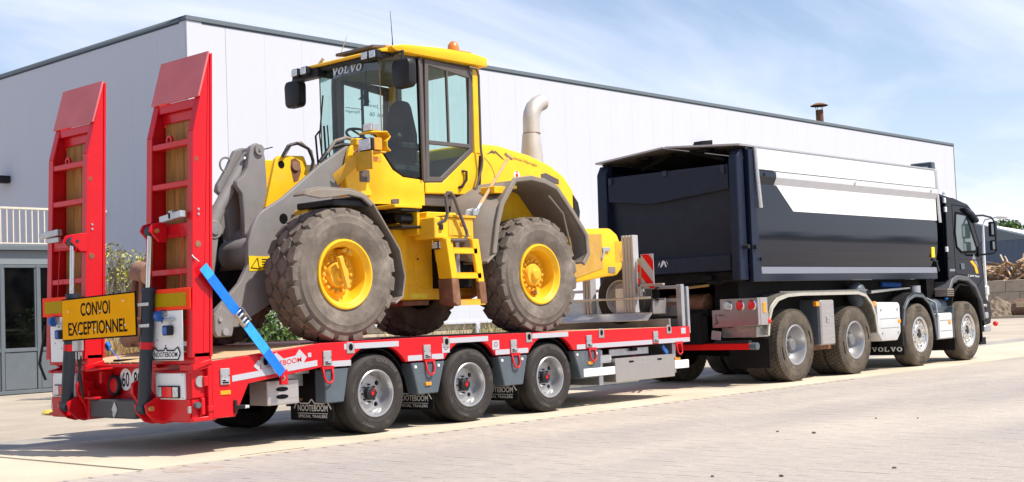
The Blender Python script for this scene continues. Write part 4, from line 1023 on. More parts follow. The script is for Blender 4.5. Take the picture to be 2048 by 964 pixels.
# ------------------------------------------------------------------ loading ramps, raised
def ramp(y0, y1, right):
    rp = part('ramp', MB().prism([(-2.145, .86), (-1.965, .86), (-1.885, 3.585), (-1.905, 3.585), (-2.075, 2.87), (-2.125, 1.5)], 'y', y0, y0 + .05)
              .prism([(-2.145, .86), (-1.965, .86), (-1.885, 3.585), (-1.905, 3.585), (-2.075, 2.87), (-2.125, 1.5)], 'y', y1 - .05, y1), 'red', T, .004, label='red steel ramp frame with a slanted tip plate standing up at the rear')
    def tilt(mb): return mb
    # flanges standing proud along both stringers: rear lip and front lip (channel section)
    fl = MB()
    for a, b in ((y0 - .012, y0 + .075), (y1 - .075, y1 + .012)):
        fl.prism([(-2.16, .86), (-2.135, .86), (-2.068, 2.87), (-2.09, 2.87)], 'y', a, b)
        fl.prism([(-1.972, .86), (-1.945, .86), (-1.865, 3.59), (-1.888, 3.585)], 'y', a, b)
        fl.prism([(-2.09, 2.872), (-2.068, 2.872), (-1.985, 3.19), (-2.005, 3.19)], 'y', a, b)
    part('flange', fl, 'red', rp, .003)
    if right: part('recess', MB().prism([(-2.035, .9), (-1.975, .9), (-1.895, 3.46), (-1.91, 3.46)], 'y', y0 - .004, y0 + .01), 'red', rp, smooth=0)
    part('tip_plate', MB().prism([(-2.034, 3.185), (-2.014, 3.18), (-1.896, 3.595), (-1.914, 3.605)], 'y', y0 - .02, y1 + .02), 'tip', rp, .004)
    part('tip_rail', MB().prism([(-2.01, 3.10), (-1.92, 3.10), (-1.92, 3.17), (-2.005, 3.18)], 'y', y0 + .05, y1 - .05).prism([(-1.96, 3.01), (-1.93, 3.01), (-1.93, 3.1), (-1.96, 3.1)], 'y', y0 + .05, y1 - .05), 'red', rp, .004)
    n = 4; wv = (y1 - y0 - .12) / n
    for k in range(n):
        part('plank', MB().prism([(-1.985, 1.0), (-1.95, 1.0), (-1.90, 3.02), (-1.935, 3.02)], 'y', y0 + .06 + k * wv, y0 + .06 + (k + 1) * wv - .006), 'plank', rp, .003)
    for z in (1.14, 1.60, 2.385, 2.755):
        x = -2.15 + (z - .86) * .033
        part('cross_bar', MB().box(x, x + .10, y0 + .052, y1 - .052, z, z + .055), 'red', rp, .006)
    part('cross_bar', MB().box(-2.105, -1.99, y0 + .052, y1 - .052, 1.94, 2.06).box(-2.112, -2.10, y0 + .12, y1 - .06, 1.95, 1.965), 'red', rp, .008)
    part('lifting_eye', MB().lathe([(.045, -.012), (.045, .012), (.025, .012), (.025, -.012), (.045, -.012)], 'x', (-2.06, (y0 + y1) / 2 + .04, 2.83), 16), 'red', rp)
    part('support_arm', MB().beam((-2.17, y0 + .06, 2.13), (-2.15, y0 + .42, 2.10), .06, .06).box(-2.19, -2.13, y0 + .2, y0 + .26, 2.09, 2.17), 'galv', rp, .004) if right else part('support_arm', MB().beam((-2.19, y1 + .01, 2.10), (-2.17, y1 - .33, 2.12), .055, .06).beam((-2.16, y1 - .06, 2.05), (-2.16, y1 - .3, 2.05), .03, .05), 'galv', rp, .004)
    if right: part('end_cap', MB().box(-2.193, -2.189, y0 + .23, y0 + .255, 2.10, 2.15), 'ink', rp, smooth=0)
    part('cable', MB().tube([(-2.13, y0 + .13, 2.0), (-2.16, y0 + .14, 1.45)] if right else [(-2.13, y1 - .25, 1.95), (-2.16, y1 - .24, 1.45)], .005, 5), 'red', rp)
    parts('rivet', MB().cyl((-2.06, 0, 2.62), .022, 'y', y0 - .004, y0, 10).cyl((-2.06, 0, 1.86), .03, 'y', y0 - .004, y0, 12), 'rust', rp)
    parts('bolt', MB().cyl((-2.05, 0, 2.17), .012, 'y', y0 - .008, y0, 8).cyl((-2.05, 0, 2.125), .012, 'y', y0 - .008, y0, 8), 'galv', rp)
    part('foot', MB().box(-2.13, -1.96, y0, y1, .80, .90).prism([(-2.15, .74), (-1.95, .80), (-1.95, .84), (-2.15, .80)], 'y', y0 - .01, y0 + .2), 'red', rp, .006)
    # reflective board, white plate
    x = -2.185
    bd = part('marker_board', MB().box(x - .01, x, y0 - .055, y1 - .16, 1.285, 1.475) if right else MB().box(x - .01, x, y0 + .1, y1 + .0, 1.285, 1.475), 'sign_red', rp, .004, label='red bordered olive reflective rear marking board')
    part('board_centre', MB().box(x - .0135, x - .0095, y0 + .005, y1 - .21, 1.315, 1.435) if right else MB().box(x - .0135, x - .0095, y0 + .15, y1 - .05, 1.315, 1.435), 'sign_olive', bd, smooth=0)
    ya, yb_ = (y0 + .08, y1 - .13) if right else (y0 + .10, y1 - .14)
    wp = part('white_plate', MB().box(x - .004, x + .004, ya, yb_, .835, 1.28), 'white', rp, .003)
    parts('plate_hole', MB().cyl((0, ya + .32, 1.18), .009, 'x', x - .006, x - .003, 8).cyl((0, ya + .22, 1.12), .009, 'x', x - .006, x - .003, 8).cyl((0, ya + .40, 1.02), .007, 'x', x - .006, x - .003, 8).cyl((0, ya + .27, .97), .007, 'x', x - .006, x - .003, 8), 'ink', wp, smooth=0)
    yy = ya + .26 if right else yb_ - .16
    hd_ = part('hand_lamp', MB().box(x - .07, x - .004, yy - .13, yy - .03, 1.06, 1.15), 'black', rp, .012)
    part('blue_lens', MB().box(x - .08, x - .069, yy - .12, yy - .055, 1.07, 1.14), 'blue_plastic', hd_, .006)
    part('light_clamp', MB().cyl((0, yy, 1.23), .02, 'y', 0, .05, 10) .tube([(x - .03, yy - .02, 1.20), (x - .03, yy - .16, 1.20)], .014, 8).lathe([(.03, 0), (.03, .025), (.018, .025), (.018, 0), (.03, 0)], 'x', (x - .03, yy, 1.25), 14), 'galv', rp)
    part('blue_strap_loop', MB().cyl((x - .035, 0, 1.235), .05, 'y', yy + .02, yy + .07, 14), 'blue_plastic', rp)
    return rp
ramp(-1.268, -.545, True)
ramp(.535, 1.265, False)
pn = MB(); nm = part('name_plate', MB().prism([(-.72 + .02, .90), (-.72 - .03, .955), (-.80, .925), (-.90, .925), (-.925, .955), (-.95, .925), (-1.06, .925), (-1.12, .955), (-1.155, .90), (-1.12, .845), (-.73, .845)], 'x', -2.196, -2.19), 'white', T, smooth=0)
put_text(pn, 'NOOTEBOOM', (-2.1975, -.745, .87), (0, -1, 0), (0, 0, 1), .365, .042, .01)
ol = [(-.70, .90), (-.75, .955), (-.80, .925), (-.90, .925), (-.925, .955), (-.95, .925), (-1.06, .925), (-1.12, .955), (-1.155, .90), (-1.12, .845), (-.73, .845), (-.70, .90)]
for a, b in zip(ol[:-1], ol[1:]): pn.beam((-2.197, a[0], a[1]), (-2.197, b[0], b[1]), .011, .003, (1, 0, 0))
part('lettering', pn, 'ink', nm, smooth=0, keep=True)

# ------------------------------------------------------------------ CONVOI EXCEPTIONNEL board (hung on the rams)
SX = -2.345
def sgn(y, z): return (SX, y, z + (.595 - (y + .02) / 1.24) * .0)
cs = thing('warning_sign', 'amber board reading CONVOI EXCEPTIONNEL hung across the trailer rear', 'sign', (SX, -.02, 1.05))
tl = radians(1.2)
def tilt_sign(mb): return mb.xf(lambda p: Vector((p.x, -.02 + (p.y + .02) * cos(tl) + (p.z - 1.25) * sin(tl), 1.25 - (p.y + .02) * sin(tl) + (p.z - 1.25) * cos(tl))))
part('board', tilt_sign(MB().box(SX, SX + .012, -.70, .61, 1.05, 1.455)), 'ink', cs, .004)
part('face', tilt_sign(MB().box(SX - .0035, SX - .0005, -.685, .595, 1.064, 1.441)), 'sign_yellow', cs, smooth=0)
tx = MB(); put_text(tx, 'CONVOI', (SX - .006, .25, 1.275), (0, -1, 0), (0, 0, 1), .52, .125, .016); put_text(tx, 'EXCEPTIONNEL', (SX - .006, .485, 1.098), (0, -1, 0), (0, 0, 1), 1.04, .125, .016)
part('lettering', tilt_sign(tx), 'ink', cs, smooth=0, keep=True)
sv = MB()
for y, z in ((.48, 1.33), (-.5, 1.38), (.12, 1.33), (-.1, 1.31), (.28, 1.13), (-.22, 1.15), (.0, 1.14), (-.52, 1.16)): sv.cyl((0, y, z), .009, 'x', SX - .009, SX - .003, 8)
parts('rivet', tilt_sign(sv), 'white', cs)
parts('mounting_bar', MB().box(SX + .013, SX + .03, -.86, .60, 1.33, 1.36).box(SX + .013, SX + .03, -.86, .60, 1.14, 1.17), 'galv', cs, .003)

# ------------------------------------------------------------------ ratchet strap
P = Vector((-2.085, -1.31, 1.70)); Q = Vector((-1.20, -1.325, .645))
st = thing('ratchet_strap', 'blue ratchet lashing strap running from the near ramp down to the red beam', 'strap', Q)
def strap_seg(a, b, w=.055, t=.004): return MB().beam(P.lerp(Q, a), P.lerp(Q, b), t, w, (0, 1, 0)) if False else MB().add(
    [P.lerp(Q, s) + Vector((dx, dy, dx * .838)) for s in (a, b) for dx, dy in ((-.036, 0), (.036, 0), (.036, -.005), (-.036, -.005))], [(0, 1, 2, 3), (4, 7, 6, 5), (0, 4, 5, 1), (1, 5, 6, 2), (2, 6, 7, 3), (3, 7, 4, 0)])
part('webbing', strap_seg(.06, .46), 'blue_strap', st); part('webbing', strap_seg(.60, .98), 'blue_strap', st)
part('webbing_fold', shifted(strap_seg(.04, .13), (0, -.006, 0)), 'blue_light', st); part('webbing_fold', shifted(strap_seg(.50, .78), (0, -.007, 0)), 'blue_light', st)
d = (Q - P).normalized(); nn = Vector((d.z, 0, -d.x)); B = P.lerp(Q, .475)
rot = Matrix((d, Vector((0, 1, 0)), d.cross(Vector((0, 1, 0))))).transposed()
bk = MB().obox(B + Vector((0, -.03, 0)) + nn * .045, .15, .05, .006, rot).obox(B + Vector((0, -.03, 0)) - nn * .045, .15, .05, .006, rot)
for s in (-.06, -.02, .03, .07): bk.tube([B + d * s + Vector((0, -.03, 0)) - nn * .05, B + d * s + Vector((0, -.03, 0)) + nn * .05], .012 if s > -.05 else .008, 8)
part('buckle', bk, 'galv', st, .002)
part('hook', MB().tube([P, P + Vector((-.015, .01, .02)), P + Vector((-.035, .02, .035)), P + Vector((-.045, .035, .06))], .006, 8).tube([Q, Q + Vector((.012, 0, -.02)), Q + Vector((.0, .02, -.045))], .007, 8), 'galv', st)
part('anchor_plate', MB().box(-1.22, -1.14, -1.31, -1.27, .56, .70), 'red', T, .005)
s2 = solo('lashing_strap', MB().add([(-1.88, .60, 1.0), (-1.88, .57, .98), (-1.86, .40, .845), (-1.86, .43, .86), (-1.885, .60, 1.0), (-1.885, .56, .97), (-1.875, .39, .84), (-1.865, .43, .87)], [(0, 1, 2, 3), (4, 5, 6, 7), (0, 1, 5, 4), (2, 3, 7, 6), (1, 2, 6, 5), (0, 3, 7, 4)]).tube([(-1.87, .62, .98), (-1.87, .60, 1.0), (-1.87, .57, .97), (-1.87, .59, .94), (-1.87, .62, .98)], .02, 8), 'blue_strap', 'short blue lashing strap end beyond the far ramp', 'strap')

# ------------------------------------------------------------------ front rack, tray, boards, spare wheel, marker board
rk = part('front_rack', MB().box(5.33, 5.40, -1.25, -1.17, .89, 1.44), 'galv', T, .005, label='galvanised rack frame at the trailer front')
part('post', MB().box(5.33, 5.40, 1.17, 1.25, .89, 1.44), 'galv', rk, .005); part('post', MB().box(5.45, 5.50, -1.255, -1.20, .80, 1.41), 'galv', rk, .005)
parts('rail', MB().box(5.335, 5.375, -1.17, 1.17, 1.39, 1.43).box(5.335, 5.375, -1.17, 1.17, 1.215, 1.26).box(5.40, 5.45, -1.2, -1.17, 1.15, 1.30), 'alu_dull', rk, .004)
parts('back_sheet', MB().box(5.38, 5.39, -1.17, 1.17, 1.03, 1.17).box(5.38, 5.39, -1.17, 1.17, .895, .995), 'rack_grey', rk, smooth=0)
part('front_wall', MB().box(5.10, 5.14, -1.2, 1.2, .862, 1.0), 'rack_grey', rk, .004)
part('tray_sheet', MB().add([(4.86, -1.03, .99), (4.86, 1.0, .99), (4.98, 1.0, 1.085), (4.98, -1.03, 1.085), (4.863, -1.03, .985), (4.863, 1.0, .985), (4.985, 1.0, 1.08), (4.985, -1.03, 1.08)], [(0, 1, 2, 3), (7, 6, 5, 4), (0, 3, 7, 4), (1, 5, 6, 2), (0, 4, 5, 1), (3, 2, 6, 7)]), 'alu', rk, smooth=0)
gr = MB()
for k in range(44): gr.box(4.99, 5.26, -1.0 + k * .046, -.985 + k * .046, 1.075, 1.09)
gr.box(4.985, 5.0, -1.03, 1.0, 1.072, 1.092).box(5.25, 5.265, -1.03, 1.0, 1.072, 1.092)
part('grating', gr, 'galv', rk, smooth=0)
part('tray_rail', MB().tube([(4.95, -1.03, 1.28), (4.95, 1.0, 1.28)], .016, 8).box(5.27, 5.29, -1.03, 1.0, 1.06, 1.27), 'galv', rk)
part('tray_end', MB().box(4.98, 5.28, -1.045, -1.03, 1.07, 1.24), 'rack_grey', rk, .003)
bdm = mesh('extension_board', MB().box(0, .12, 0, .037, 0, 1.02).box(.006, .114, .037, .0485, 0.05, 0.97), 'board_alu', .004)
for n_, (y, lab) in enumerate(((-.74, 'outermost tall aluminium board behind the counterweight, its flat side in the sun'), (-.69, 'second aluminium board from the sunny side of the tall stack behind the counterweight'), (-.64, 'third aluminium board from the sunny side of the tall stack behind the counterweight'), (-.59, 'innermost aluminium board of the tall stack, touching the spare wheel side'))):
    o = link('extension_board', bdm, None, (5.01, y, 1.093)); o['label'] = lab; o['category'] = 'board'; o['group'] = 'aluminium width extension boards in the front rack'
bds = mesh('extension_board', MB().box(0, .12, 0, .037, 0, .48), 'board_alu', .004)
for n_, (y, lab) in enumerate(((.00, 'sunny outer board of the short aluminium stack beside the rear loader tyre'), (.05, 'middle board of the short aluminium stack beside the rear loader tyre'), (.10, 'innermost board of the short aluminium stack beside the rear loader tyre'))):
    o = link('extension_board', bds, None, (5.01, y, 1.093)); o['label'] = lab; o['category'] = 'board'; o['group'] = 'aluminium width extension boards in the front rack'
sw = thing('spare_wheel', 'spare wheel with a pale grey rim standing in the front rack behind the boards', 'spare wheel', (5.2, -.34, 1.35))
tmb = tyre_lathe(MB(), .397, .232, .222, groove_profile(.397, .222, 4)); tmb.v = [(y * 1 + 5.1, -x - .42, z + 1.30) for x, y, z in tmb.v]
part('tyre', tmb, 'tyre', sw, smooth=40)
rmb = MB().lathe([(.234, .03), (.236, .004), (.22, .0), (.205, .03), (.19, .05), (.12, .055), (.115, .05), (0, .05)], 'x', (5.1, -.42, 1.30), 40)
part('rim', rmb, 'steel_silver', sw, smooth=40)
part('holder_plate', MB().box(5.085, 5.10, -.50, -.36, 1.10, 1.42), 'white', sw, .004)
mbd = thing('striped_marker_board', 'red and white striped width marker board in its bracket at the trailer front', 'marker board', (5.05, -.92, 1.40))
part('board', MB().box(5.05, 5.06, -1.03, -.83, 1.40, 1.85), 'tape', mbd, .002)
for za in (1.26, 1.56, 1.86):
    pts = [(-.83, za + .0), (-.83, za + .14), (-1.03, za - .10), (-1.03, za - .24)]
    z0, z1 = 1.402, 1.848
    cl = []
    def clip(poly, lim, lower):
        out = []
        for i in range(len(poly)):
            a, b = poly[i], poly[(i + 1) % len(poly)]
            ia = (a[1] >= lim) if lower else (a[1] <= lim); ib = (b[1] >= lim) if lower else (b[1] <= lim)
            if ia: out.append(a)
            if ia != ib:
                t = (lim - a[1]) / (b[1] - a[1]); out.append((a[0] + (b[0] - a[0]) * t, lim))
        return out
    pts = clip(clip(pts, z0, True), z1, False)
    if len(pts) >= 3: part('stripe', MB().prism(pts, 'x', 5.0465, 5.0495), 'bar_red', mbd, smooth=0)
part('holder', MB().box(5.06, 5.09, -.84, -.76, 1.36, 1.80).box(5.0, 5.05, -1.2, -.80, 1.43, 1.46).box(5.0, 5.05, -.84, -.80, 1.30, 1.46), 'alu_dull', mbd, .004)
parts('reflector', MB().box(5.055, 5.061, -.80, -.765, 1.62, 1.72).box(5.055, 5.061, -.80, -.765, 1.44, 1.54), 'red_lamp', mbd, smooth=0)
part('spring', MB().tube([(5.06 + .03 * cos(t * 1.2), -1.06 + .03 * sin(t * 1.2), 1.22 + t * .006) for t in range(34)], .006, 5), 'ink', mbd)
# ================================================================== WHEEL LOADER (nose towards -X)
L = thing('wheel_loader', 'dusty yellow wheel loader with grey boom standing backwards on the trailer', 'wheel loader', (1.1, 0, .92))
def both(name, mb, m, bevel=0.0, parent=None, **k):
    a = part(name, mb, m, parent or L, bevel, **k); b = part(name, mirror_y(mb), m, parent or L, bevel, **k); return a, b
wf_ = loader_wheel(L, (-.32, -1.22, 1.588), True)
wr_ = loader_wheel(L, (2.60, -1.22, 1.580), False)
again(wf_, L, (0, 2.44, 0), rotz=pi); again(wr_, L, (0, 2.44, 0), rotz=pi)
# frames and axles
part('axle', MB().tube([(-.32, -.8, 1.59), (-.32, -.35, 1.59), (-.32, 0, 1.59), (-.32, .35, 1.59), (-.32, .8, 1.59)], [.17, .15, .26, .15, .17], 16), 'yellow_dirty', L)
part('axle', MB().tube([(2.60, -.8, 1.58), (2.60, -.35, 1.58), (2.60, 0, 1.58), (2.60, .35, 1.58), (2.60, .8, 1.58)], [.17, .15, .26, .15, .17], 16), 'yellow_dirty', L)
part('front_frame', MB().prism([(-.30, 1.5), (-.30, 2.30), (.35, 2.45), (.75, 2.30), (.95, 2.2), (.95, 1.35), (-.2, 1.35)], 'y', -.40, .40), 'yellow_dirty', L, .02)
part('rear_frame', MB().box(1.55, 3.7, -.42, .42, 1.38, 2.28), 'yellow_dirty', L, .02)
part('inner_fender', MB().prism([(2.02, 2.0), (2.18, 2.55), (2.75, 2.60), (2.98, 2.25), (2.98, 1.9), (2.02, 1.75)], 'y', -.66, -.58), 'yellow', L, .01)
part('dark_filler', MB().prism([(-.95, 1.3), (-.75, 1.75), (-.30, 1.9), (-.30, 1.3)], 'y', -.3, .3), 'dark', L)  # solid dark filler standing in for the shade below the boom
part('belly', MB().box(.95, 1.6, -.55, .55, 2.22, 2.36).box(.5, 2.2, -.62, .62, 2.28, 2.38), 'dark', L)
both('hinge_plate', MB().prism([(.98, 2.0), (1.05, 2.08), (1.42, 2.10), (1.5, 1.98), (1.95, 1.95), (1.93, 1.62), (1.57, 1.33), (.98, 1.33)], 'y', -.64, -.56), 'yellow', .008)
both('frame_rib', MB().prism([(.78, 2.10), (1.0, 2.18), (1.0, 1.33), (.86, 1.33)], 'y', -.70, -.40), 'yellow', .01)
part('access_cover', MB().prism([(1.14, 1.58), (1.18, 1.50), (1.27, 1.455), (1.50, 1.46), (1.58, 1.55), (1.60, 2.0), (1.24, 2.0), (1.24, 1.86), (1.14, 1.78)], 'y', -.648, -.639), 'yellow', L, .003)
part('bolt', MB().cyl((1.20, 0, 1.78), .013, 'y', -.656, -.647, 8).cyl((1.56, 0, 1.50), .013, 'y', -.656, -.647, 8), 'rust', L)
part('decal', MB().box(1.08, 1.33, -.644, -.640, 1.345, 1.40), mat('lemon_decal', (.85, .68, .05), .5), L, smooth=0)
part('bottom_guard', MB().box(1.0, 1.4, -.6, .6, 1.27, 1.325), 'rust', L, .005)
# counterweight and hood
cw = part('counterweight', MB().prism([(3.42, 2.14), (4.22, 2.165), (4.36, 2.09), (4.455, 1.90), (4.44, 1.66), (4.32, 1.57), (4.1, 1.555), (3.42, 1.47)], 'y', -1.0, 1.0), 'yellow', L, .035, seg=2)
part('side_hatch', MB().prism([(3.46, 2.07), (4.03, 2.09), (4.03, 1.66), (3.46, 1.53)], 'y', -1.008, -.998), 'hatch', cw, .004)
part('latch', MB().box(4.02, 4.16, -1.025, -1.005, 1.87, 1.92).beam((4.0, -1.015, 1.78), (4.06, -1.015, 1.90), .03, .03), 'galv', cw, .004)
part('step_notch', MB().box(4.13, 4.28, -1.006, -.99, 1.60, 1.68), 'fender', cw, .004)
part('scuff', MB().box(4.30, 4.44, -1.003, -.99, 1.74, 2.0), 'yellow_rust', cw, smooth=0)
hd = part('hood', MB().prism([(2.18, 2.30), (2.18, 3.15), (2.64, 3.145), (3.18, 3.065), (3.55, 2.97), (3.83, 2.84), (3.99, 2.67), (4.06, 2.45), (4.08, 2.17), (2.18, 2.17)], 'y', -.62, .62), 'yellow', L, .05, seg=3)
part('rear_grille', MB().prism([(3.96, 2.62), (4.06, 2.52), (4.09, 2.40), (4.06, 2.22), (3.96, 2.22)], 'y', -.632, .632), 'black', hd, .01)
part('side_vent', MB().prism([(3.36, 2.84), (3.46, 2.86), (3.70, 2.79), (3.70, 2.73), (3.38, 2.75)], 'y', -.626, -.615), 'pillar', hd, .004)
part('warning_sticker', MB().cyl((2.92, 0, 2.80), .055, 'y', -.623, -.619, 16), 'white', hd, smooth=0)
part('sticker_mark', MB().cyl((2.92, 0, 2.80), .026, 'y', -.625, -.6229, 10).box(2.9, 2.94, -.6245, -.6228, 2.835, 2.85).box(2.9, 2.94, -.6245, -.6228, 2.75, 2.765), 'sign_red', hd, smooth=0)
lg = MB().add([(2.40, -.624, 3.02), (2.50, -.624, 3.08), (2.56, -.624, 3.04), (2.48, -.624, 3.045)], [(0, 1, 2, 3)]).add([(2.53, -.624, 3.07), (2.56, -.624, 3.075), (2.72, -.624, 2.97), (2.66, -.624, 2.99)], [(0, 1, 2, 3)])
put_text(lg, 'C. Jansen Nijmegen', (2.80, -.624, 3.0), (1, 0, -.17), (0, 0, 1), .5, .045)
part('lettering', lg, 'pillar', hd, smooth=0, keep=True)
part('seam', MB().strip([(2.36, 2.98), (2.46, 2.90), (2.52, 2.80), (2.54, 2.62)], 'y', -.6225, -.618, .008), 'pillar', hd, smooth=0)
ex = part('exhaust_base', MB().lathe([(.15, 3.05), (.145, 3.22), (.115, 3.50)], 'z', (4.20 - .05, .20, 0), 20), 'exhaust', L)
part('exhaust_pipe', MB().tube([(4.16, .2, 3.48), (4.165, .2, 3.70), (4.18, .2, 3.77), (4.225, .2, 3.85), (4.30, .2, 3.905), (4.395, .2, 3.945)], [.113, .113, .113, .112, .11, .108], 20), 'exhaust', ex)
part('clamp', MB().lathe([(.117, 3.49), (.119, 3.50), (.117, 3.51)], 'z', (4.162, .2, 0), 20), 'rust', ex)
# rear fenders
rf = [(1.72, 1.70), (1.86, 1.80), (1.93, 2.12), (2.02, 2.36), (2.24, 2.625), (2.50, 2.655), (2.72, 2.63), (2.93, 2.57), (3.20, 2.30), (3.44, 2.03), (3.46, 1.83), (3.36, 1.72)]
both('rear_fender', MB().strip(rf, 'y', -1.222, -.58, .03), 'fender', .006)
both('fender_lip', MB().strip([(x, z) for x, z in rf[1:]], 'y', -1.23, -1.19, .062), 'fender', .01)
part('fender_front', MB().add([(1.72, -1.2, 1.70), (1.86, -1.222, 1.80), (1.93, -1.222, 2.12), (2.02, -1.222, 2.36), (2.24, -1.222, 2.625), (1.66, -1.10, 1.71), (1.67, -1.05, 2.12), (1.76, -.95, 2.42), (2.14, -.75, 2.64), (1.62, -.74, 1.78), (1.62, -.72, 2.1), (1.72, -.70, 2.45)],
     [(0, 1, 2, 6, 5), (2, 3, 7, 6), (3, 4, 8, 7), (5, 6, 10, 9), (6, 7, 11, 10), (7, 8, 11)]), 'fender', L, smooth=60)
part('fender_step', MB().box(1.98, 2.22, -1.12, -.9, 2.50, 2.58).box(2.18, 2.32, -1.16, -1.0, 2.56, 2.60), 'yellow', L, .006)
part('fender_stay', MB().tube([(3.12, -1.17, 1.83), (3.22, -1.17, 1.90), (3.10, -1.17, 2.3), (2.85, -1.17, 2.5)], .012, 6), 'fender', L)
ff = [(-.80, 2.345), (-.76, 2.385), (-.62, 2.418), (-.24, 2.42), (-.06, 2.38), (.06, 2.29), (.40, 1.83), (.46, 1.56), (.42, 1.36), (.32, 1.30)]
both('front_fender', MB().strip(ff[:5], 'y', -1.225, -1.04, .022), 'fender', .005)
both('front_fender', MB().strip(ff[4:], 'y', -1.225, -.72, .022), 'fender', .005)
both('fender_lip', MB().prism([(-.80, 2.345), (-.76, 2.39), (-.62, 2.422), (-.24, 2.425), (-.06, 2.385), (.06, 2.295), (.03, 2.27), (-.09, 2.35), (-.26, 2.375), (-.45, 2.345), (-.62, 2.325)], 'y', -1.235, -1.20), 'fender', .008)
both('fender_bracket', MB().box(-.42, .05, -1.18, -.6, 2.27, 2.335), 'black', .01)
both('frame_top', MB().box(-.40, .15, -.75, -.45, 2.18, 2.27), 'yellow', .01)
# boom
bp = [(.34, 2.99), (-.03, 2.77), (-.55, 2.39), (-.79, 2.26), (-.86, 2.205), (-.93, 2.09), (-.98, 1.96), (-.99, 1.72), (-1.10, 1.54), (-1.25, 1.40), (-1.39, 1.28), (-1.405, 1.16), (-1.28, 1.105), (-1.12, 1.11), (-.98, 1.20), (-.62, 1.38), (-.25, 1.62), (.10, 2.10), (.20, 2.52), (.30, 2.72), (.40, 2.90)]
both('boom_arm', MB().prism(bp, 'y', -.545, -.485), 'boom', .008)
part('boom_cross_tube', MB().cyl((-.72, 0, 1.85), .17, 'y', -.5, .5, 20), 'boom', L)
bm_ = part('boom_hole', MB().cyl((-.545, 0, 2.185), .052, 'y', -.548, -.54, 18), 'ink', L)
part('hitch_lug', MB().prism([(-1.42, 1.02), (-1.24, 1.02), (-1.22, 1.10), (-1.26, 1.24), (-1.36, 1.33), (-1.44, 1.24), (-1.45, 1.08)], 'y', -.60, -.55), 'boom', L, .012)
part('pin', MB().cyl((-1.33, 0, 1.07), .035, 'y', -.625, -.6, 14).cyl((-1.38, 0, 1.19), .022, 'y', -.615, -.6, 12), 'galv', L)
stk = part('boom_sticker', MB().prism([(-.985, 1.655), (-.985, 1.805), (-.72, 1.80), (-.72, 1.665)], 'y', -.5485, -.544), mat('yellow_sticker', (.80, .55, .02), .5), L, smooth=0)
tr_ = MB()
for a, b in (((-.965, 1.69), (-.885, 1.785)), ((-.885, 1.785), (-.865, 1.68)), ((-.865, 1.68), (-.965, 1.69))): tr_.beam((a[0], -.5495, a[1]), (b[0], -.5495, b[1]), .003, .012, (0, 1, 0))
for k in range(4): tr_.box(-.83, -.75, -.5505, -.549, 1.69 + k * .025, 1.70 + k * .025)
part('sticker_print', tr_, 'ink', stk, smooth=0)
# bell crank, tilt ram
near = [(-.585, 2.995), (-.66, 2.955), (-.69, 2.86), (-.71, 2.74), (-.76, 2.65), (-.85, 2.59), (-.86, 2.54), (-.79, 2.46), (-.775, 2.29), (-.78, 2.04), (-.62, 1.95), (-.46, 2.16), (-.47, 2.35), (-.475, 2.63), (-.485, 2.83), (-.51, 2.95)]
far = [(-.60, 2.97), (-.70, 2.93), (-.80, 2.74), (-.92, 2.57), (-.94, 2.50), (-.86, 2.44), (-.82, 2.3), (-.80, 1.95), (-.5, 1.95), (-.48, 2.6), (-.5, 2.9)]
part('bell_crank', MB().prism(near, 'y', -.20, -.13), 'boom', L, .008)
part('bell_crank', MB().prism(far, 'y', .02, .09), 'boom', L, .008)
part('crank_pin', MB().cyl((-.572, 0, 2.92), .055, 'y', -.225, -.2, 20).cyl((-.572, 0, 2.92), .016, 'y', -.235, -.22, 10).cyl((-.572, 0, 2.92), .045, 'y', -.13, .02, 14).cyl((-.66, 0, 2.0), .12, 'y', -.3, .1, 20), 'boom', L)
part('grease_line', MB().tube([(-.51, -.20, 2.93), (-.42, -.24, 2.955)], .006, 5), 'ink', L)
part('tilt_ram', MB().tube([(-.60, -.055, 2.88), (-.66, -.055, 2.80)], .06, 12).tube([(-.66, -.055, 2.80), (-.99, -.055, 2.30)], .062, 16).tube([(-.985, -.055, 2.31), (-1.06, -.055, 2.16)], .075, 16), 'boom', L)
part('ram_eye', MB().cyl((-1.09, 0, 2.09), .095, 'y', -.14, .03, 20), 'boom', L, .008)
part('ram_eye_pin', MB().cyl((-1.09, 0, 2.09), .05, 'y', -.155, -.14, 14), 'galv', L)
part('lifting_ring', MB().lathe([(.075 + .012 * cos(t), .012 * sin(t)) for t in [k * pi / 3 for k in range(7)]], 'y', (-.80, .05, 2.78), 18), 'boom', L)
part('grease_fitting', MB().ball((-.70, -.13, 2.83), .022, 8), 'galv', L)
part('rear_link', MB().beam((-1.09, -.06, 2.06), (-1.22, -.06, 1.3), .12, .14, (0, 1, 0)), 'boom', L, .01)
part('dark_carrier', MB().prism([(-1.2, 2.15), (-.86, 2.3), (-.80, 1.9), (-.9, 1.6), (-1.05, 1.3), (-1.3, 1.2)], 'y', .1, .22), 'dark', L, .01)
# coupler seen left of the near ramp
cp = part('coupler', MB().tube([(-1.15, .95, 1.70), (-1.15, 1.16, 1.74), (-1.15, 1.30, 1.70)], [.12, .11, .05], 12), 'brown_steel', L, label='worn brown steel quick coupler at the front of the loader')
part('coupler_hook', MB().prism([(-1.25, .95), (-1.05, .95), (-1.05, 1.85), (-1.12, 1.9), (-1.2, 1.7), (-1.22, 1.3)], 'y', 1.02, 1.10).prism([(-1.25, .95), (-1.05, .95), (-1.05, 1.75), (-1.2, 1.62), (-1.22, 1.3)], 'y', 1.19, 1.26), 'brown_steel', cp, .015)
part('coupler_foot', MB().tube([(-1.14, .8, 1.18), (-1.15, 1.10, 1.08), (-1.16, 1.42, 1.02)], [.15, .14, .085], 14), 'brown_steel', cp)
part('coupler_bar', MB().cyl((-1.25, 0, 1.2), .06, 'y', -.5, 1.2, 14), 'rust', cp)
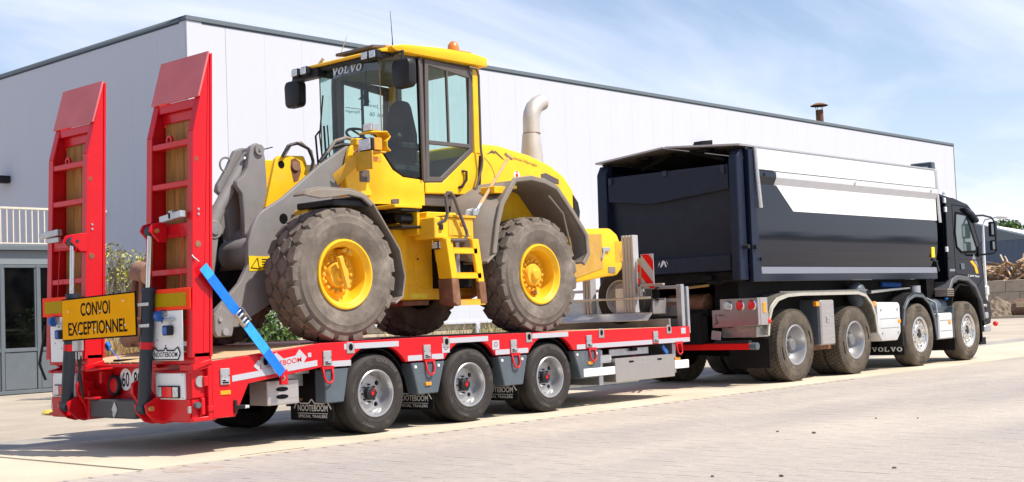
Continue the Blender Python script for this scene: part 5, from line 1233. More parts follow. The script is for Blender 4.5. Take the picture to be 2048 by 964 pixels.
# tower plates
t2 = part('centre_tower', MB().prism([(-.53, 2.32), (-.38, 2.84), (-.33, 2.875), (-.01, 2.89), (.03, 2.80), (-.02, 2.69), (.12, 2.66), (.15, 2.5), (.1, 2.3)], 'y', -.24, -.18), 'yellow', L, .01)
part('tower_hole', MB().cyl((-.315, 0, 2.78), .040, 'y', -.243, -.238, 16), 'ink', t2)
part('tower_pin', MB().cyl((-.135, 0, 2.775), .05, 'y', -.262, -.238, 14), 'brown_steel', t2)
part('grease_stain', MB().prism([(-.19, 2.84), (-.13, 2.86), (-.07, 2.82), (-.06, 2.72), (-.10, 2.62), (-.16, 2.60), (-.18, 2.68), (-.20, 2.76)], 'y', -.2415, -.238), 'rust', t2, smooth=0)
part('centre_tower', MB().prism([(-.53, 2.32), (-.30, 2.88), (-.01, 2.89), (.12, 2.66), (.1, 2.3)], 'y', .18, .24), 'yellow', L, .01)
part('hose', MB().tube([(-.33, -.28, 2.86), (-.27, -.30, 2.97), (-.15, -.30, 3.01), (.0, -.30, 2.96), (.06, -.30, 2.84), (.0, -.32, 2.68), (-.15, -.33, 2.54), (-.32, -.34, 2.44), (-.42, -.34, 2.30)], .016, 8), 'black', L)
part('hose', MB().tube([(-.30, -.26, 2.86), (-.22, -.28, 2.99), (-.08, -.28, 3.02), (.05, -.28, 2.94), (.08, -.28, 2.80), (.0, -.3, 2.62)], .018, 8), 'fender', L)
part('hose_clamp', MB().box(-.22, -.12, -.40, -.34, 2.48, 2.55), 'black', L, .006)
part('hose', MB().tube([(.10, -.48, 2.90), (.20, -.50, 3.03), (.36, -.50, 3.08), (.52, -.50, 3.06), (.58, -.48, 2.98)], .02, 8), 'fender', L)
part('hose', MB().tube([(.02, -.46, 2.80), (.15, -.48, 2.96), (.30, -.48, 3.0), (.42, -.48, 3.0)], .026, 8), 'black', L)
both('boom_tower', MB().prism([(.28, 2.89), (.32, 2.975), (.38, 3.0), (.49, 3.0), (.56, 2.99), (.62, 2.96), (.62, 2.45), (.37, 2.45), (.25, 2.50), (.215, 2.66)], 'y', -.62, -.565), 'yellow', .01)
part('tower_cap', MB().box(.36, .58, -.66, -.55, 2.98, 3.06), 'yellow', L, .01)
part('pivot_pin', MB().cyl((.40, 0, 2.87), .065, 'y', -.665, -.62, 18).cyl((.40, 0, 2.87), .03, 'y', -.685, -.66, 10), 'brown_steel', L)
part('maker_plate', MB().box(.42, .62, -.624, -.62, 2.60, 2.68).box(.42, .56, -.624, -.62, 2.685, 2.73), 'pillar', L, smooth=0)
# head lamp bracket (near side; the far one is hidden behind the boom)
lbk = part('lamp_bracket', MB().box(.27, .285, -1.0, -.74, 2.69, 2.87).prism([(-.99, 2.87), (-.70, 2.87), (-.70, 2.89), (-.99, 2.885)], 'x', .27, .48).add([(.27, -.74, 2.87), (.27, -.74, 2.74), (.13, -.60, 2.55), (.08, -.58, 2.66), (.285, -.74, 2.87), (.285, -.74, 2.74), (.145, -.60, 2.55), (.095, -.58, 2.66)], [(0, 1, 2, 3), (7, 6, 5, 4), (0, 4, 5, 1), (1, 5, 6, 2), (2, 6, 7, 3), (3, 7, 4, 0)]), 'yellow_dirty', L, .004)
part('lamp_hood', MB().strip([(.27, 3.07), (.50, 3.09), (.54, 3.05), (.49, 3.0), (.49, 2.93), (.54, 2.89)], 'y', -.99, -.80, .014), 'yellow', L, .003)
hl = part('head_lamp', MB().box(.26, .40, -1.0, -.80, 2.885, 3.02), 'black', L, .015)
part('clear_lens', MB().box(.252, .262, -.99, -.81, 2.895, 3.01), 'clear_lamp', hl, .004)
part('amber_lens', MB().box(.30, .41, -1.012, -.985, 2.89, 3.02), 'orange_lamp', hl, .008)
part('marker_lamp', MB().box(.45, .58, -.80, -.74, 2.80, 2.855), 'orange_lamp', lbk, .005)
wk = part('work_lamp', MB().box(.33, .44, -.95, -.80, 3.10, 3.185).box(.37, .40, -.88, -.86, 3.06, 3.10), 'galv', L, .012)
part('clear_lens', MB().box(.322, .332, -.94, -.81, 3.108, 3.178), 'clear_lamp', wk, .003)
# cab ------------------------------------------------------------------
cab = part('cab_shell', MB().box(.80, 2.2, -.66, .66, 2.40, 2.66), 'interior', L, smooth=0)
P_ = [(.45, 0, 2.78), (.45, -.40, 2.80), (.50, -.58, 2.90), (.68, -.665, 2.915), (.82, -.69, 2.75), (.95, -.705, 2.67), (1.27, -.722, 2.645)]
G_ = [(.80, 0, 2.80), (.80, -.40, 2.82), (.82, -.48, 2.93), (.86, -.51, 2.94), (.96, -.56, 2.76), (1.06, -.615, 2.68), (1.27, -.715, 2.65)]
V = []; F = []
for p, g_ in zip(P_, G_): V += [(p[0], p[1], 2.37), (p[0] + .0, p[1], 2.50), (p[0] - .015 * (p[1] < -.1), p[1] - .012, 2.56), p, g_, (p[0] + .2, p[1] * .7, 2.37)]
for i in range(len(P_) - 1):
    for a, b in ((0, 1), (1, 2), (2, 3), (3, 4), (5, 0)): F.append((6 * i + a, 6 * i + b, 6 * i + 6 + b, 6 * i + 6 + a))
both('cab_front_panel', MB().add(V, F), 'yellow', 0, smooth=40)
dl = [(1.28, 2.50), (2.10, 2.515), (2.165, 2.99), (2.04, 3.01), (1.545, 2.64), (1.28, 2.625)]
both('door_panel', MB().prism(dl, 'y', -.735, -.69), 'yellow', .012)
part('door_liner', MB().prism([(1.28, 2.5), (2.1, 2.5), (2.18, 3.01), (2.04, 3.03), (1.545, 2.665), (1.28, 2.65)], 'y', .655, .685).box(.9, 1.28, .5, .66, 2.5, 2.64), 'seat', L, smooth=0)
both('door_sill', MB().prism([(.80, 2.37), (2.2, 2.37), (2.2, 2.50), (1.28, 2.49), (.80, 2.42)], 'y', -.70, -.60), 'pillar', .006)
def ringframe(outer, inner, y0, y1):
    n = len(outer); V = [(p[0], y0, p[1]) for p in outer] + [(p[0], y0, p[1]) for p in inner] + [(p[0], y1, p[1]) for p in outer] + [(p[0], y1, p[1]) for p in inner]
    F = []
    for i in range(n):
        j = (i + 1) % n; F += [(i, j, n + j, n + i), (2 * n + i, 3 * n + i, 3 * n + j, 2 * n + j), (i, 2 * n + i, 2 * n + j, j), (n + i, n + j, 3 * n + j, 3 * n + i)]
    return MB().add(V, F)
do_ = [(1.29, 2.63), (1.545, 2.645), (2.05, 3.015), (2.10, 3.97), (1.33, 4.01)]; di_ = [(1.345, 2.69), (1.525, 2.695), (1.99, 3.04), (2.03, 3.87), (1.385, 3.945)]
both('door_frame', ringframe(do_, di_, -.74, -.70).box(1.36, 1.995, -.738, -.705, 3.055, 3.10).box(1.665, 1.69, -.738, -.705, 3.10, 3.91), 'pillar', .004)
both('door_glass', MB().add([(x, -.719, z) for x, z in di_], [(0, 1, 2, 3, 4)]), 'glass_cab', smooth=0)
both('front_pillar', MB().box(1.255, 1.30, -.735, -.69, 2.63, 4.02).tube([(1.24, -.74, 4.0), (1.235, -.745, 3.9), (1.235, -.745, 2.66)], .014, 8), 'pillar', .005)
both('rear_pillar', MB().prism([(2.07, 3.0), (2.22, 3.0), (2.24, 4.04), (2.10, 4.02)], 'y', -.72, -.62), 'yellow', .012)
both('rear_corner', MB().box(2.14, 2.2, -.62, -.58, 2.66, 4.02), 'interior')
# corner glass between windscreen and door
gp = [(.86, -.51, 2.95), (.96, -.56, 2.77), (1.06, -.615, 2.69), (1.25, -.708, 2.66)]
tp = [(.86, -.51, 4.0), (.96, -.56, 4.0), (1.06, -.615, 4.0), (1.25, -.708, 4.0)]
both('corner_glass', MB().add(gp + tp, [(0, 1, 5, 4), (1, 2, 6, 5), (2, 3, 7, 6)]), 'glass_cab', smooth=60)
both('glass_seal', MB().tube(gp, .02, 6).tube([(1.25, -.71, 2.66), (1.245, -.712, 4.0)], .022, 6), 'ink')
part('windscreen', MB().add([(.855, .51, 2.9), (.80, .28, 2.8), (.785, 0, 2.8), (.80, -.28, 2.8), (.855, -.51, 2.9), (.855, .51, 4.02), (.80, .28, 4.03), (.785, 0, 4.03), (.80, -.28, 4.03), (.855, -.51, 4.02)], [(0, 1, 6, 5), (1, 2, 7, 6), (2, 3, 8, 7), (3, 4, 9, 8)]), 'glass_cab', L, smooth=60)
both('windscreen_edge', MB().tube([(.856, -.512, 2.9), (.856, -.512, 4.02)], .007, 6), 'brown_steel')
part('windscreen_band', MB().add([(.852, .51, 3.87), (.797, .28, 3.87), (.782, 0, 3.87), (.797, -.28, 3.87), (.852, -.51, 3.87), (.852, .51, 4.03), (.797, .28, 4.03), (.782, 0, 4.03), (.797, -.28, 4.03), (.852, -.51, 4.03)], [(0, 1, 6, 5), (1, 2, 7, 6), (2, 3, 8, 7), (3, 4, 9, 8)]), 'glass_dark', L, smooth=60)
vt = slab_word(MB(), 'VOLVO', (.775, .20, 3.90), (.02, -1, -.02), (0, -.25, 1), .50, .078)
part('lettering', vt, mat('pale_screen_lettering', (.62, .68, .72), .5), L, smooth=0, keep=True)
part('rear_window', MB().add([(2.17, -.58, 3.0), (2.17, .58, 3.0), (2.17, .58, 3.97), (2.17, -.58, 3.97)], [(0, 1, 2, 3)]), 'glass_cab', L, smooth=0)
part('rear_wall', MB().box(2.15, 2.2, -.62, .62, 2.5, 3.0), 'interior', L, smooth=0)
part('ceiling', MB().box(.88, 2.2, -.68, .68, 3.98, 4.03), 'interior', L, smooth=0)
ro = part('roof', MB().prism([(.86, 4.035), (2.30, 4.02), (2.30, 4.125), (2.1, 4.15), (1.6, 4.155), (1.0, 4.125), (.80, 4.085), (.80, 4.06)], 'y', -.79, .79), 'yellow', L, .018, seg=2)
part('visor', MB().prism([(.70, 4.02), (.86, 4.03), (.86, 4.085), (.70, 4.05)], 'y', -.72, .74), 'yellow', ro, .008)
part('visor_underside', MB().prism([(.735, 3.975), (.87, 3.985), (.87, 4.028), (.735, 4.018)], 'y', -.70, .72).prism([(.70, 3.91), (.84, 3.92), (.86, 4.03), (.70, 4.02)], 'y', .36, .78), 'black', ro, .008)
part('roof_hatch', MB().prism([(.85, 4.13), (1.05, 4.15), (1.05, 4.185), (.85, 4.165)], 'y', -.42, .22), 'pillar', ro, .008)
part('roof_bracket', MB().box(1.1, 1.3, -.36, -.30, 4.15, 4.205).box(2.34, 2.52, -.33, -.27, 4.15, 4.30), 'orange_lamp', ro, .006)
for yc in (.70, .54, -.51, -.64):
    h_ = part('roof_lamp', MB().box(.64, .74, yc - .062, yc + .062, 3.945, 4.045), 'black', L, .014)
    part('clear_lens', MB().box(.632, .642, yc - .048, yc + .048, 3.958, 4.032), 'clear_lamp', h_, .004)
bc = part('beacon', MB().lathe([(0, 4.40), (.03, 4.395), (.062, 4.36), (.072, 4.31), (.078, 4.25), (.078, 4.15), (0, 4.15)], 'z', (2.24, -.30, 0), 18), mat('orange_beacon_dome', (.62, .19, .03), .3, coat=.5), L)
part('aerial', MB().tube([(1.26, -.30, 4.15), (1.26, -.30, 4.3), (1.25, -.29, 4.62)], [.010, .005, .0025], 6), 'black', L)
part('aerial', MB().tube([(1.0, .35, 4.12), (.98, .15, 4.38)], [.005, .004], 5), 'white', L)
part('roof_fitting', MB().tube([(.92, .62, 4.09), (.92, .50, 4.17)], .018, 8), 'galv', L)
for y, zc in ((-.93, 3.76), (.93, 3.80)):
    s = -1 if y < 0 else 1
    m_ = part('mirror', MB().prism([(-.135, -.12), (-.10, -.16), (.10, -.16), (.135, -.12), (.145, .10), (.11, .155), (-.11, .155), (-.14, .10)], 'x', -.06, .06).xf(lambda p: Vector((.83 + p.x, y + p.y, zc + p.z))), 'black', L, .03, seg=2)
    part('mirror_arm', MB().tube([(.80, y - s * .0, zc + .13), (.82, y, zc + .24), (.86, y - s * .18, zc + .25), (.90, y - s * .24, zc + .24)], .016, 8), 'black', m_)
part('grab_bar', MB().tube([(2.02, -.76, 3.99), (2.10, -.80, 3.97), (2.13, -.80, 3.90), (2.12, -.80, 3.05), (2.14, -.80, 2.92), (2.12, -.80, 2.82), (1.99, -.80, 2.52), (1.95, -.80, 2.48), (1.86, -.78, 2.46)], .015, 8), 'pillar', L)
part('door_handle', MB().tube([(1.86, -.735, 2.785), (1.905, -.765, 2.775), (1.90, -.765, 2.68), (1.82, -.765, 2.60), (1.80, -.735, 2.59)], .016, 8), 'black', L)
part('door_seam', MB().prism([(2.155, 2.52), (2.163, 2.52), (2.225, 2.99), (2.217, 2.99)], 'y', -.724, -.62), 'pillar', L, smooth=0)
wp_ = MB()
wp_.tube([(.78, .40, 2.85), (.77, .44, 3.25), (.77, .36, 3.7)], .009, 6).tube([(.77, .44, 3.3), (.76, .50, 3.25), (.76, .46, 2.8)], .012, 6).tube([(.77, .36, 3.35), (.765, .33, 2.95)], .012, 6).tube([(.78, .28, 2.9), (.77, .30, 3.35)], .008, 6)
part('wiper', wp_, 'black', L)
# inside the cab
stt = part('seat', MB().prism([(1.25, 2.80), (1.72, 2.78), (1.70, 2.92), (1.25, 2.95)], 'y', -.25, .25).box(1.35, 1.65, -.2, .2, 2.6, 2.82), 'seat', L, .03)
part('backrest', MB().prism([(-.24, 2.9), (.24, 2.9), (.24, 3.25), (.15, 3.60), (.08, 3.66), (-.08, 3.66), (-.15, 3.60), (-.24, 3.25)], 'x', 1.56, 1.68), 'seat', stt, .03)
part('armrest', MB().box(1.3, 1.65, -.36, -.27, 3.05, 3.12).ball((1.28, -.32, 3.18), .05, 10), 'black', stt, .015)
stw = part('steering_wheel', MB().lathe([(.19 + .016 * cos(t), .016 * sin(t)) for t in [k * pi / 4 for k in range(9)]], 'z', (0, 0, 0), 28).tube([(-.18, 0, 0), (.18, 0, 0)], .012, 6).tube([(0, .18, 0), (0, 0, -.02)], .012, 6).tube([(0, 0, 0), (0, 0, -.5)], .035, 8).xf(lambda p: Matrix.Rotation(radians(22), 3, 'Y') @ p + Vector((1.10, .08, 3.22))), 'black', L)
part('dashboard', MB().prism([(.86, 2.75), (1.12, 2.75), (1.10, 3.05), (.90, 2.98)], 'y', -.12, .35), 'seat', L, .03)
part('inner_mirror', MB().box(.92, .95, -.22, -.16, 3.52, 3.72).tube([(.93, -.19, 3.72), (.95, -.19, 3.98)], .008, 6), 'black', L, .01)
wt = MB(); put_text(wt, 'C. Jansen', (2.03, .71, 3.70), (-1, 0, 0), (0, 0, 1), .34, .05); put_text(wt, 'tel. 06', (2.0, .71, 3.60), (-1, 0, 0), (0, 0, 1), .22, .05)
put_text(wt, 'Nijmegen', (1.62, .71, 3.60), (-1, 0, 0), (0, 0, 1), .22, .05); wt.box(1.40, 1.66, .709, .711, 3.665, 3.672)
part('window_lettering', wt, 'ink', L, smooth=0, keep=True)
part('window_emblem', MB().add([(1.60, .71, 3.78), (1.72, .71, 3.88), (1.80, .71, 3.76), (1.72, .71, 3.80)], [(0, 1, 2, 3)]), 'slate', L, smooth=0)
# steps, box and rails on the near side
bx = part('step_box', MB().box(.98, 1.575, -1.16, -.84, 1.97, 2.20), 'yellow', L, .01)
part('box_face', MB().box(1.18, 1.55, -1.166, -1.155, 2.0, 2.17).box(1.24, 1.50, -1.17, -1.16, 2.005, 2.10), 'yellow_dirty', bx, .004)
part('tread_plate', MB().box(1.16, 1.60, -1.18, -.80, 2.20, 2.225), 'yellow_rust', L, .003)
part('box_lid', MB().prism([(1.02, 2.20), (1.5, 2.2), (1.48, 2.27), (1.04, 2.27)], 'y', -1.0, -.72), 'yellow', L, .01)
part('key_switch', MB().box(1.04, 1.09, -1.185, -1.165, 2.06, 2.12), 'black', bx, .006)
part('bumper_stop', MB().cyl((0, -.85, 2.20), .055, 'x', .74, .92, 16).box(.70, .98, -.95, -.70, 2.27, 2.30).box(.70, .98, -.95, -.70, 2.09, 2.12), 'black', L, .006)
part('mount_plate', MB().box(.60, 1.0, -.96, -.66, 2.305, 2.34).box(.94, .98, -.94, -.70, 2.02, 2.30), 'yellow', L, .006)
sl_ = part('side_lamp', MB().box(1.08, 1.17, -1.1, -1.0, 1.86, 1.95), 'black', L, .012)
part('clear_lens', MB().box(1.072, 1.08, -1.09, -1.01, 1.87, 1.94).box(1.09, 1.16, -1.106, -1.099, 1.87, 1.94), 'clear_lamp', sl_, .003)
part('amber_lens', MB().box(1.36, 1.43, -1.182, -1.166, 2.12, 2.155), 'orange_lamp', bx, .004)
part('hand_rail', MB().tube([(1.02, -1.14, 2.12), (1.10, -1.2, 2.16), (1.12, -1.22, 2.24), (1.10, -1.22, 2.42), (1.13, -1.22, 2.46), (1.18, -1.22, 2.46), (1.22, -1.22, 2.42), (1.40, -1.22, 2.05), (1.41, -1.22, 2.0), (1.36, -1.22, 1.95), (1.18, -1.2, 1.95)], .019, 8), 'pillar', L)
ld = part('ladder', MB().prism([(1.10, 1.97), (1.20, 1.97), (1.27, 1.54), (1.17, 1.54)], 'y', -1.2, -1.0).prism([(1.50, 1.97), (1.61, 1.97), (1.68, 1.50), (1.58, 1.50)], 'y', -1.2, -1.16), 'yellow', L, .006)
parts('lower_upright', MB().prism([(1.165, 1.54), (1.275, 1.54), (1.30, 1.27), (1.26, 1.24), (1.17, 1.28)], 'y', -1.205, -.99).prism([(1.58, 1.5), (1.69, 1.5), (1.71, 1.26), (1.60, 1.26)], 'y', -1.205, -1.15), 'rust', ld, .008)
for z, a, b, mm in ((1.845, 1.22, 1.58, 'yellow'), (1.575, 1.26, 1.63, 'yellow'), (1.285, 1.29, 1.68, 'yellow_dirty')):
    n = 16; pr_ = [(a, z - .035), (b, z - .035)]
    for k in range(n): pr_ += [(b - (b - a) * k / n, z + .012), (b - (b - a) * (k + .5) / n, z + .030)]
    pr_ += [(a, z + .012)]
    part('step', MB().prism(pr_, 'y', -1.20, -1.17).box(a, b, -1.17, -1.0, z - .03, z + .005), mm, ld)
part('battery_box', MB().box(1.42, 1.85, -.85, -.6, 1.45, 1.9), 'dark', L, .01)
part('tank_plate', MB().box(1.50, 1.56, -.95, -.85, 1.55, 1.95).tube([(1.40, -.9, 1.95), (1.45, -.92, 1.75), (1.40, -.9, 1.6)], .02, 6).tube([(1.33, -.8, 1.88), (1.3, -.85, 1.75), (1.4, -.85, 1.68)], .016, 6), 'galv', L, .004)
# spade leaning between step box and fender
spd = thing('spade', 'wooden handled spade leaning against the loader fender with its blade down', 'spade', (1.62, -1.05, 2.23))
A_, B_ = Vector((1.74, -1.06, 2.30)), Vector((2.36, -1.0, 2.93)); dd = (B_ - A_).normalized()
part('handle', MB().tube([A_, A_.lerp(B_, .5), B_], [.024, .019, .017], 10), 'wood_pole', spd)
part('grip', MB().tube([B_ + dd * .01 - Vector((.05, 0, -.04)), B_ + dd * .01 + Vector((.06, 0, -.01))], .02, 8), 'wood_pole', spd)
part('blade', MB().tube([A_ + dd * .1, A_ - dd * .02], .028, 10).prism([(1.54, 2.235), (1.60, 2.235), (1.70, 2.30), (1.68, 2.33), (1.56, 2.30)], 'y', -1.08, -1.06).prism([(1.62, 2.235), (1.69, 2.235), (1.74, 2.30), (1.70, 2.33), (1.63, 2.29)], 'y', -1.12, -1.10), 'galv', spd, .006)
# ================================================================== TIPPER TRUCK
K = thing('tipper_truck', 'black four axle tipper truck with white upper body sides towing the trailer', 'truck', (10.8, 0, 0))
KA = (8.18, 9.99, 12.28, 14.235)
r_ = truck_rear_wheel(K, (KA[0], -1.25, .53)); f_ = truck_front_wheel(K, (KA[2], -1.25, .53))
again(r_, K, (KA[1] - KA[0], 0, 0)); again(f_, K, (KA[3] - KA[2], 0, 0))
for i, x in enumerate(KA): again(r_ if i < 2 else f_, K, (x - KA[0 if i < 2 else 2], 2.5, 0), rotz=pi)
ch = MB().box(7.0, 15.0, -.45, -.36, .62, 1.0).box(7.0, 15.0, .36, .45, .62, 1.0).box(7.4, 13.0, -.4, .4, 1.0, 1.3)
for x in (7.1, 8.9, 10.8, 12.0, 13.2): ch.box(x, x + .15, -.45, .45, .6, 1.1)
for x in KA: ch.tube([(x, -.95, .53), (x, 0, .55), (x, .95, .53)], [.11, .18, .11], 12)
ch.box(6.98, 7.15, -.42, .42, .60, 1.05).box(10.6, 13.6, -.9, .9, .45, 1.1).box(7.25, 13.1, -.9, -.5, 1.0, 1.50).box(7.25, 13.1, .5, .95, .9, 1.50)
part('chassis', ch, 'dark', K)
parts('spring_beam', MB().tube([(8.4, -1.0, .60), (9.1, -1.0, .52), (9.8, -1.0, .60)], .07, 8).box(8.7, 9.5, -1.12, -.6, .42, .62), 'rust', K)
# tipping body
X0, X1 = 6.95, 13.12
sec = [(-1.27, 3.36), (-1.27, 2.24), (-1.2675, 2.14), (-1.26, 2.03), (-1.245, 1.91), (-1.22, 1.80), (-1.17, 1.68)]
sec2 = [(-y, z) for y, z in sec[::-1]]
inner = [(1.10, 1.75), (1.16, 1.9), (1.22, 2.2), (1.23, 3.36)]
part('body_shell', MB().prism(sec + [(-1.17, 1.62), (1.17, 1.62)] + sec2 + inner[::-1] + [(-y, z) for y, z in inner], 'x', X0 + .08, X1), 'black_truck', K, smooth=50)
part('front_bulkhead', MB().prism([(-1.2, 1.7), (1.2, 1.7), (1.2, 3.368), (0, 3.462), (-1.2, 3.368)], 'x', X1 - .05, X1 - .002), 'dark', K, smooth=0)
parts('sill', MB().box(7.2, X1 + .04, -1.215, -1.05, 1.465, 1.675).box(7.2, X1 + .04, 1.05, 1.215, 1.465, 1.675).box(7.1, X1, -1.05, 1.05, 1.5, 1.66), 'black_truck', K, .01)
part('silver_stripe', MB().box(7.22, X1 + .02, -1.2185, -1.2155, 1.575, 1.672), 'silver', K, smooth=0)
parts('side_board', MB().box(7.2, X1 + .02, -1.288, -1.232, 3.055, 3.365).box(7.2, X1 + .02, 1.232, 1.288, 3.055, 3.365), 'white_truck', K, .006)
part('board_edge', MB().box(7.2, X1 + .03, -1.30, -1.22, 3.365, 3.39), 'alu', K, .004)
rl_ = [(-1.27, 3.045), (-1.318, 3.03), (-1.32, 2.955), (-1.27, 2.845)]
part('side_rail', MB().prism(rl_, 'x', 7.74, X1 + .02), 'light_grey', K, smooth=0)  # white rail painted grey to carry the shading of its lower slope
part('rail_end', MB().prism(rl_, 'x', 7.2, 7.737), 'black_truck', K, smooth=0)
part('white_panel', MB().prism([(7.80, 2.85), (X1, 2.85), (X1, 2.485), (8.25, 2.485)], 'y', -1.2745, -1.2705), 'white_truck', K, smooth=0, label='white slanted panel painted on the black body side')
for x in (7.42, 10.1, 12.85): part('rivet', MB().cyl((x, 0, 2.985), .024, 'y', -1.330, -1.318, 10), 'galv' if x > 8 else 'black', K)
part('yellow_tag', MB().box(12.87, 13.0, -1.262, -1.24, 1.84, 2.02), mat('yellow_tag_plastic', (.78, .55, .02), .5), K, .004)
part('latch_lever', MB().beam((12.95, -1.23, 1.80), (13.14, -1.23, 1.77), .03, .03).beam((13.1, -1.22, 1.78), (13.2, -1.22, 1.60), .03, .04), 'black', K)
part('scratch', MB().add([(9.5, -1.232, 1.925), (10.7, -1.232, 1.925), (10.7, -1.233, 1.931), (9.5, -1.233, 1.931)], [(0, 1, 2, 3)]), 'silver', K, smooth=0)
# lids, tailgate, posts
for s in (-1, 1):
    lid = MB().prism([(s * 1.287, 3.3655), (s * .02, 3.47), (s * .02, 3.495), (s * 1.287, 3.393)], 'x', X0 - .10, X1)
    part('roof_lid', lid, 'alu_dull', K, smooth=0)
    part('lid_brace', MB().beam((7.3, s * .15, 3.43), (7.3, s * .75, 3.25), .03, .05).box(7.05, 7.2, s * .55 - .1, s * .55 + .1, 3.37, 3.41), 'dark', K)
part('lid_motor', MB().prism([(7.0, 3.46), (7.3, 3.46), (7.3, 3.56), (7.05, 3.53)], 'y', -.55, -.40), 'dark', K)
part('tailgate_panel', MB().prism([(1.07, 3.14), (-1.07, 3.13), (-1.07, 2.78), (.22, 2.675), (.32, 2.675), (1.07, 2.765)], 'x', 6.86, 6.90), 'tailgate', K, .008)
cvd = []
for z, x in ((2.86, 6.93), (2.72, 6.95), (2.5, 6.96), (2.3, 6.975), (2.1, 7.01), (1.95, 7.03), (1.86, 7.03)): cvd.append((x, z))
part('tailgate_curve', MB().strip(cvd, 'y', -1.08, 1.1, .03), 'tailgate', K, smooth=60)
part('tailgate_beam', MB().box(6.84, 7.05, -1.06, 1.22, 1.63, 1.86), 'tailgate', K, .012)
lgm = MB()
for pts in (((.155, 1.735), (.11, 1.83), (.075, 1.83), (.09, 1.78), (.13, 1.735)), ((.06, 1.735), (.085, 1.82), (.06, 1.82), (.035, 1.735)), ((.19, 1.74), (.175, 1.79), (.15, 1.82), (.16, 1.78)), ((.045, 1.83), (.02, 1.80), (.01, 1.76), (.03, 1.80))):
    lgm.add([(6.837, y, z) for y, z in pts], [tuple(range(len(pts)))])
part('emblem', lgm, 'white', K, smooth=0)
parts('gate_hinge', MB().box(6.83, 6.88, -1.02, -.96, 3.03, 3.12).box(6.83, 6.88, .98, 1.04, 3.03, 3.12).box(6.84, 6.87, -.03, .05, 3.06, 3.14)  .cyl((6.83, -1.0, 3.02), .025, 'x', -.0, .03, 10), 'navy', K, .006)
for s in (-1, 1):
    part('rear_post', MB().prism([(6.80, 1.49), (6.84, 3.20), (6.92, 3.33), (7.02, 3.33), (7.02, 1.49)], 'y', s * 1.265 if s > 0 else -1.235, s * 1.09), 'navy_truck', K, .015)
parts('post_cap', MB().box(6.9, 7.0, -1.2, -1.1, 3.33, 3.36).box(6.9, 7.0, 1.1, 1.2, 3.33, 3.36), 'dark', K, .01)
parts('side_plate', MB().prism([(7.03, 1.46), (7.05, 3.33), (7.2, 3.33), (7.2, 2.4), (7.27, 1.46)], 'y', -1.30, -1.24).prism([(7.03, 1.46), (7.05, 3.33), (7.2, 3.33), (7.2, 2.4), (7.27, 1.46)], 'y', 1.24, 1.30), 'navy_truck', K, .006)
part('gas_strut', MB().tube([(7.20, -1.315, 3.37), (7.215, -1.32, 3.0), (7.26, -1.32, 2.5)], [.030, .034, .038], 10), 'alu', K)
part('strut_stay', MB().prism([(X1 - .02, 3.37), (X1 + .04, 3.37), (X1 + .12, 2.45), (X1 + .03, 2.45)], 'y', -1.31, -1.285), 'alu', K, .006)
parts('lock_pin', MB().cyl((6.92, 0, 1.95), .03, 'y', -1.32, -1.24, 10).cyl((7.1, 0, 1.95), .035, 'y', -1.34, -1.3, 10).cyl((7.24, 0, 1.78), .025, 'y', -1.33, -1.3, 10), 'black', K)
gl = MB()
for k in range(24): gl.obox((6.98 + R.uniform(-.06, .08), R.uniform(-1.0, 1.15), R.uniform(1.47, 1.60)), R.uniform(.04, .1), R.uniform(.06, .3), R.uniform(.03, .08))
gl.box(6.95, 7.1, -1.1, 1.2, 1.48, 1.625).tube([(7.0, -.4, 1.47), (7.0, .1, 1.44), (7.0, .5, 1.48)], .03, 8)
part('gate_locks', gl, 'dark', K, .006)
part('gate_dirt', MB().tube([(6.95, -.6, 1.44), (6.95, -.2, 1.415), (6.95, .1, 1.44)], .02, 6), mat('ochre_mud', (.35, .22, .07), .9), K)
part('air_tank', MB().tube([(7.3, -.35, 1.17), (7.3, .3, 1.17)], .16, 16), 'rust', K)
part('front_hood', MB().box(12.7, 13.75, -.95, .9, 3.40, 3.46).box(13.62, 13.76, -1.02, -.6, 3.40, 3.58).beam((13.0, -.7, 3.40), (13.65, -.95, 3.45), .05, .1), 'slate', K, .02)
part('intake_elbow', MB().tube([(13.2, -.95, 2.9), (13.3, -.95, 3.05), (13.45, -.9, 3.05), (13.5, -.8, 2.95)], .09, 12), 'black', K)
# rear lights and underrun bar
lpn = part('light_panel', MB().prism([(-1.30, 1.235), (-.675, 1.235), (-.675, 1.085), (-.53, 1.08), (-.53, .825), (-1.30, .85)], 'x', 7.10, 7.16), 'stainless', K, .004)
for y, m_ in ((-.81, 'clear_lamp'), (-1.01, 'red_lamp'), (-1.205, 'red_lamp')):
    lr = part('tail_light', MB().lathe([(.064, .02), (.074, -.012), (.066, -.022), (.06, -.012)], 'x', (7.10, y, 1.135), 24), 'chrome', K)
    part('lens', MB().lathe([(0, -.026), (.03, -.025), (.055, -.018), (.062, -.008)], 'x', (7.10, y, 1.135), 24), m_, lr)
part('panel_side', MB().box(7.16, 7.35, -1.305, -1.29, .85, 1.235), 'alu_dull', K, .003)
part('marker_light', MB().box(7.22, 7.30, -1.315, -1.30, 1.02, 1.17), 'orange_lamp', K, .004)
part('red_marker', MB().ball((7.38, -1.29, .90), .042, 12), 'red_lamp', K)
hk = MB(); put_text(hk, 'VDL', (7.0965, -.64, .99), (0, -1, 0), (0, 0, 1), .10, .03); hk.beam((7.096, -.60, 1.02), (7.096, -.60, .93), .004, .008, (1, 0, 0)); hk.tube([(7.096, -.60, .93), (7.096, -.63, .90), (7.096, -.60, .885), (7.096, -.58, .90)], .006, 6)
part('crane_emblem', hk, 'ink', lpn, smooth=0)
part('plate_tag', MB().obox((7.05, -.62, .72), .01, .16, .13, Matrix.Rotation(radians(8), 3, 'X')), 'alu_dull', K, .003)
part('tread_panel', MB().box(7.2, 7.52, -1.2, -.62, .68, .83), 'tread_plate', K, .004)
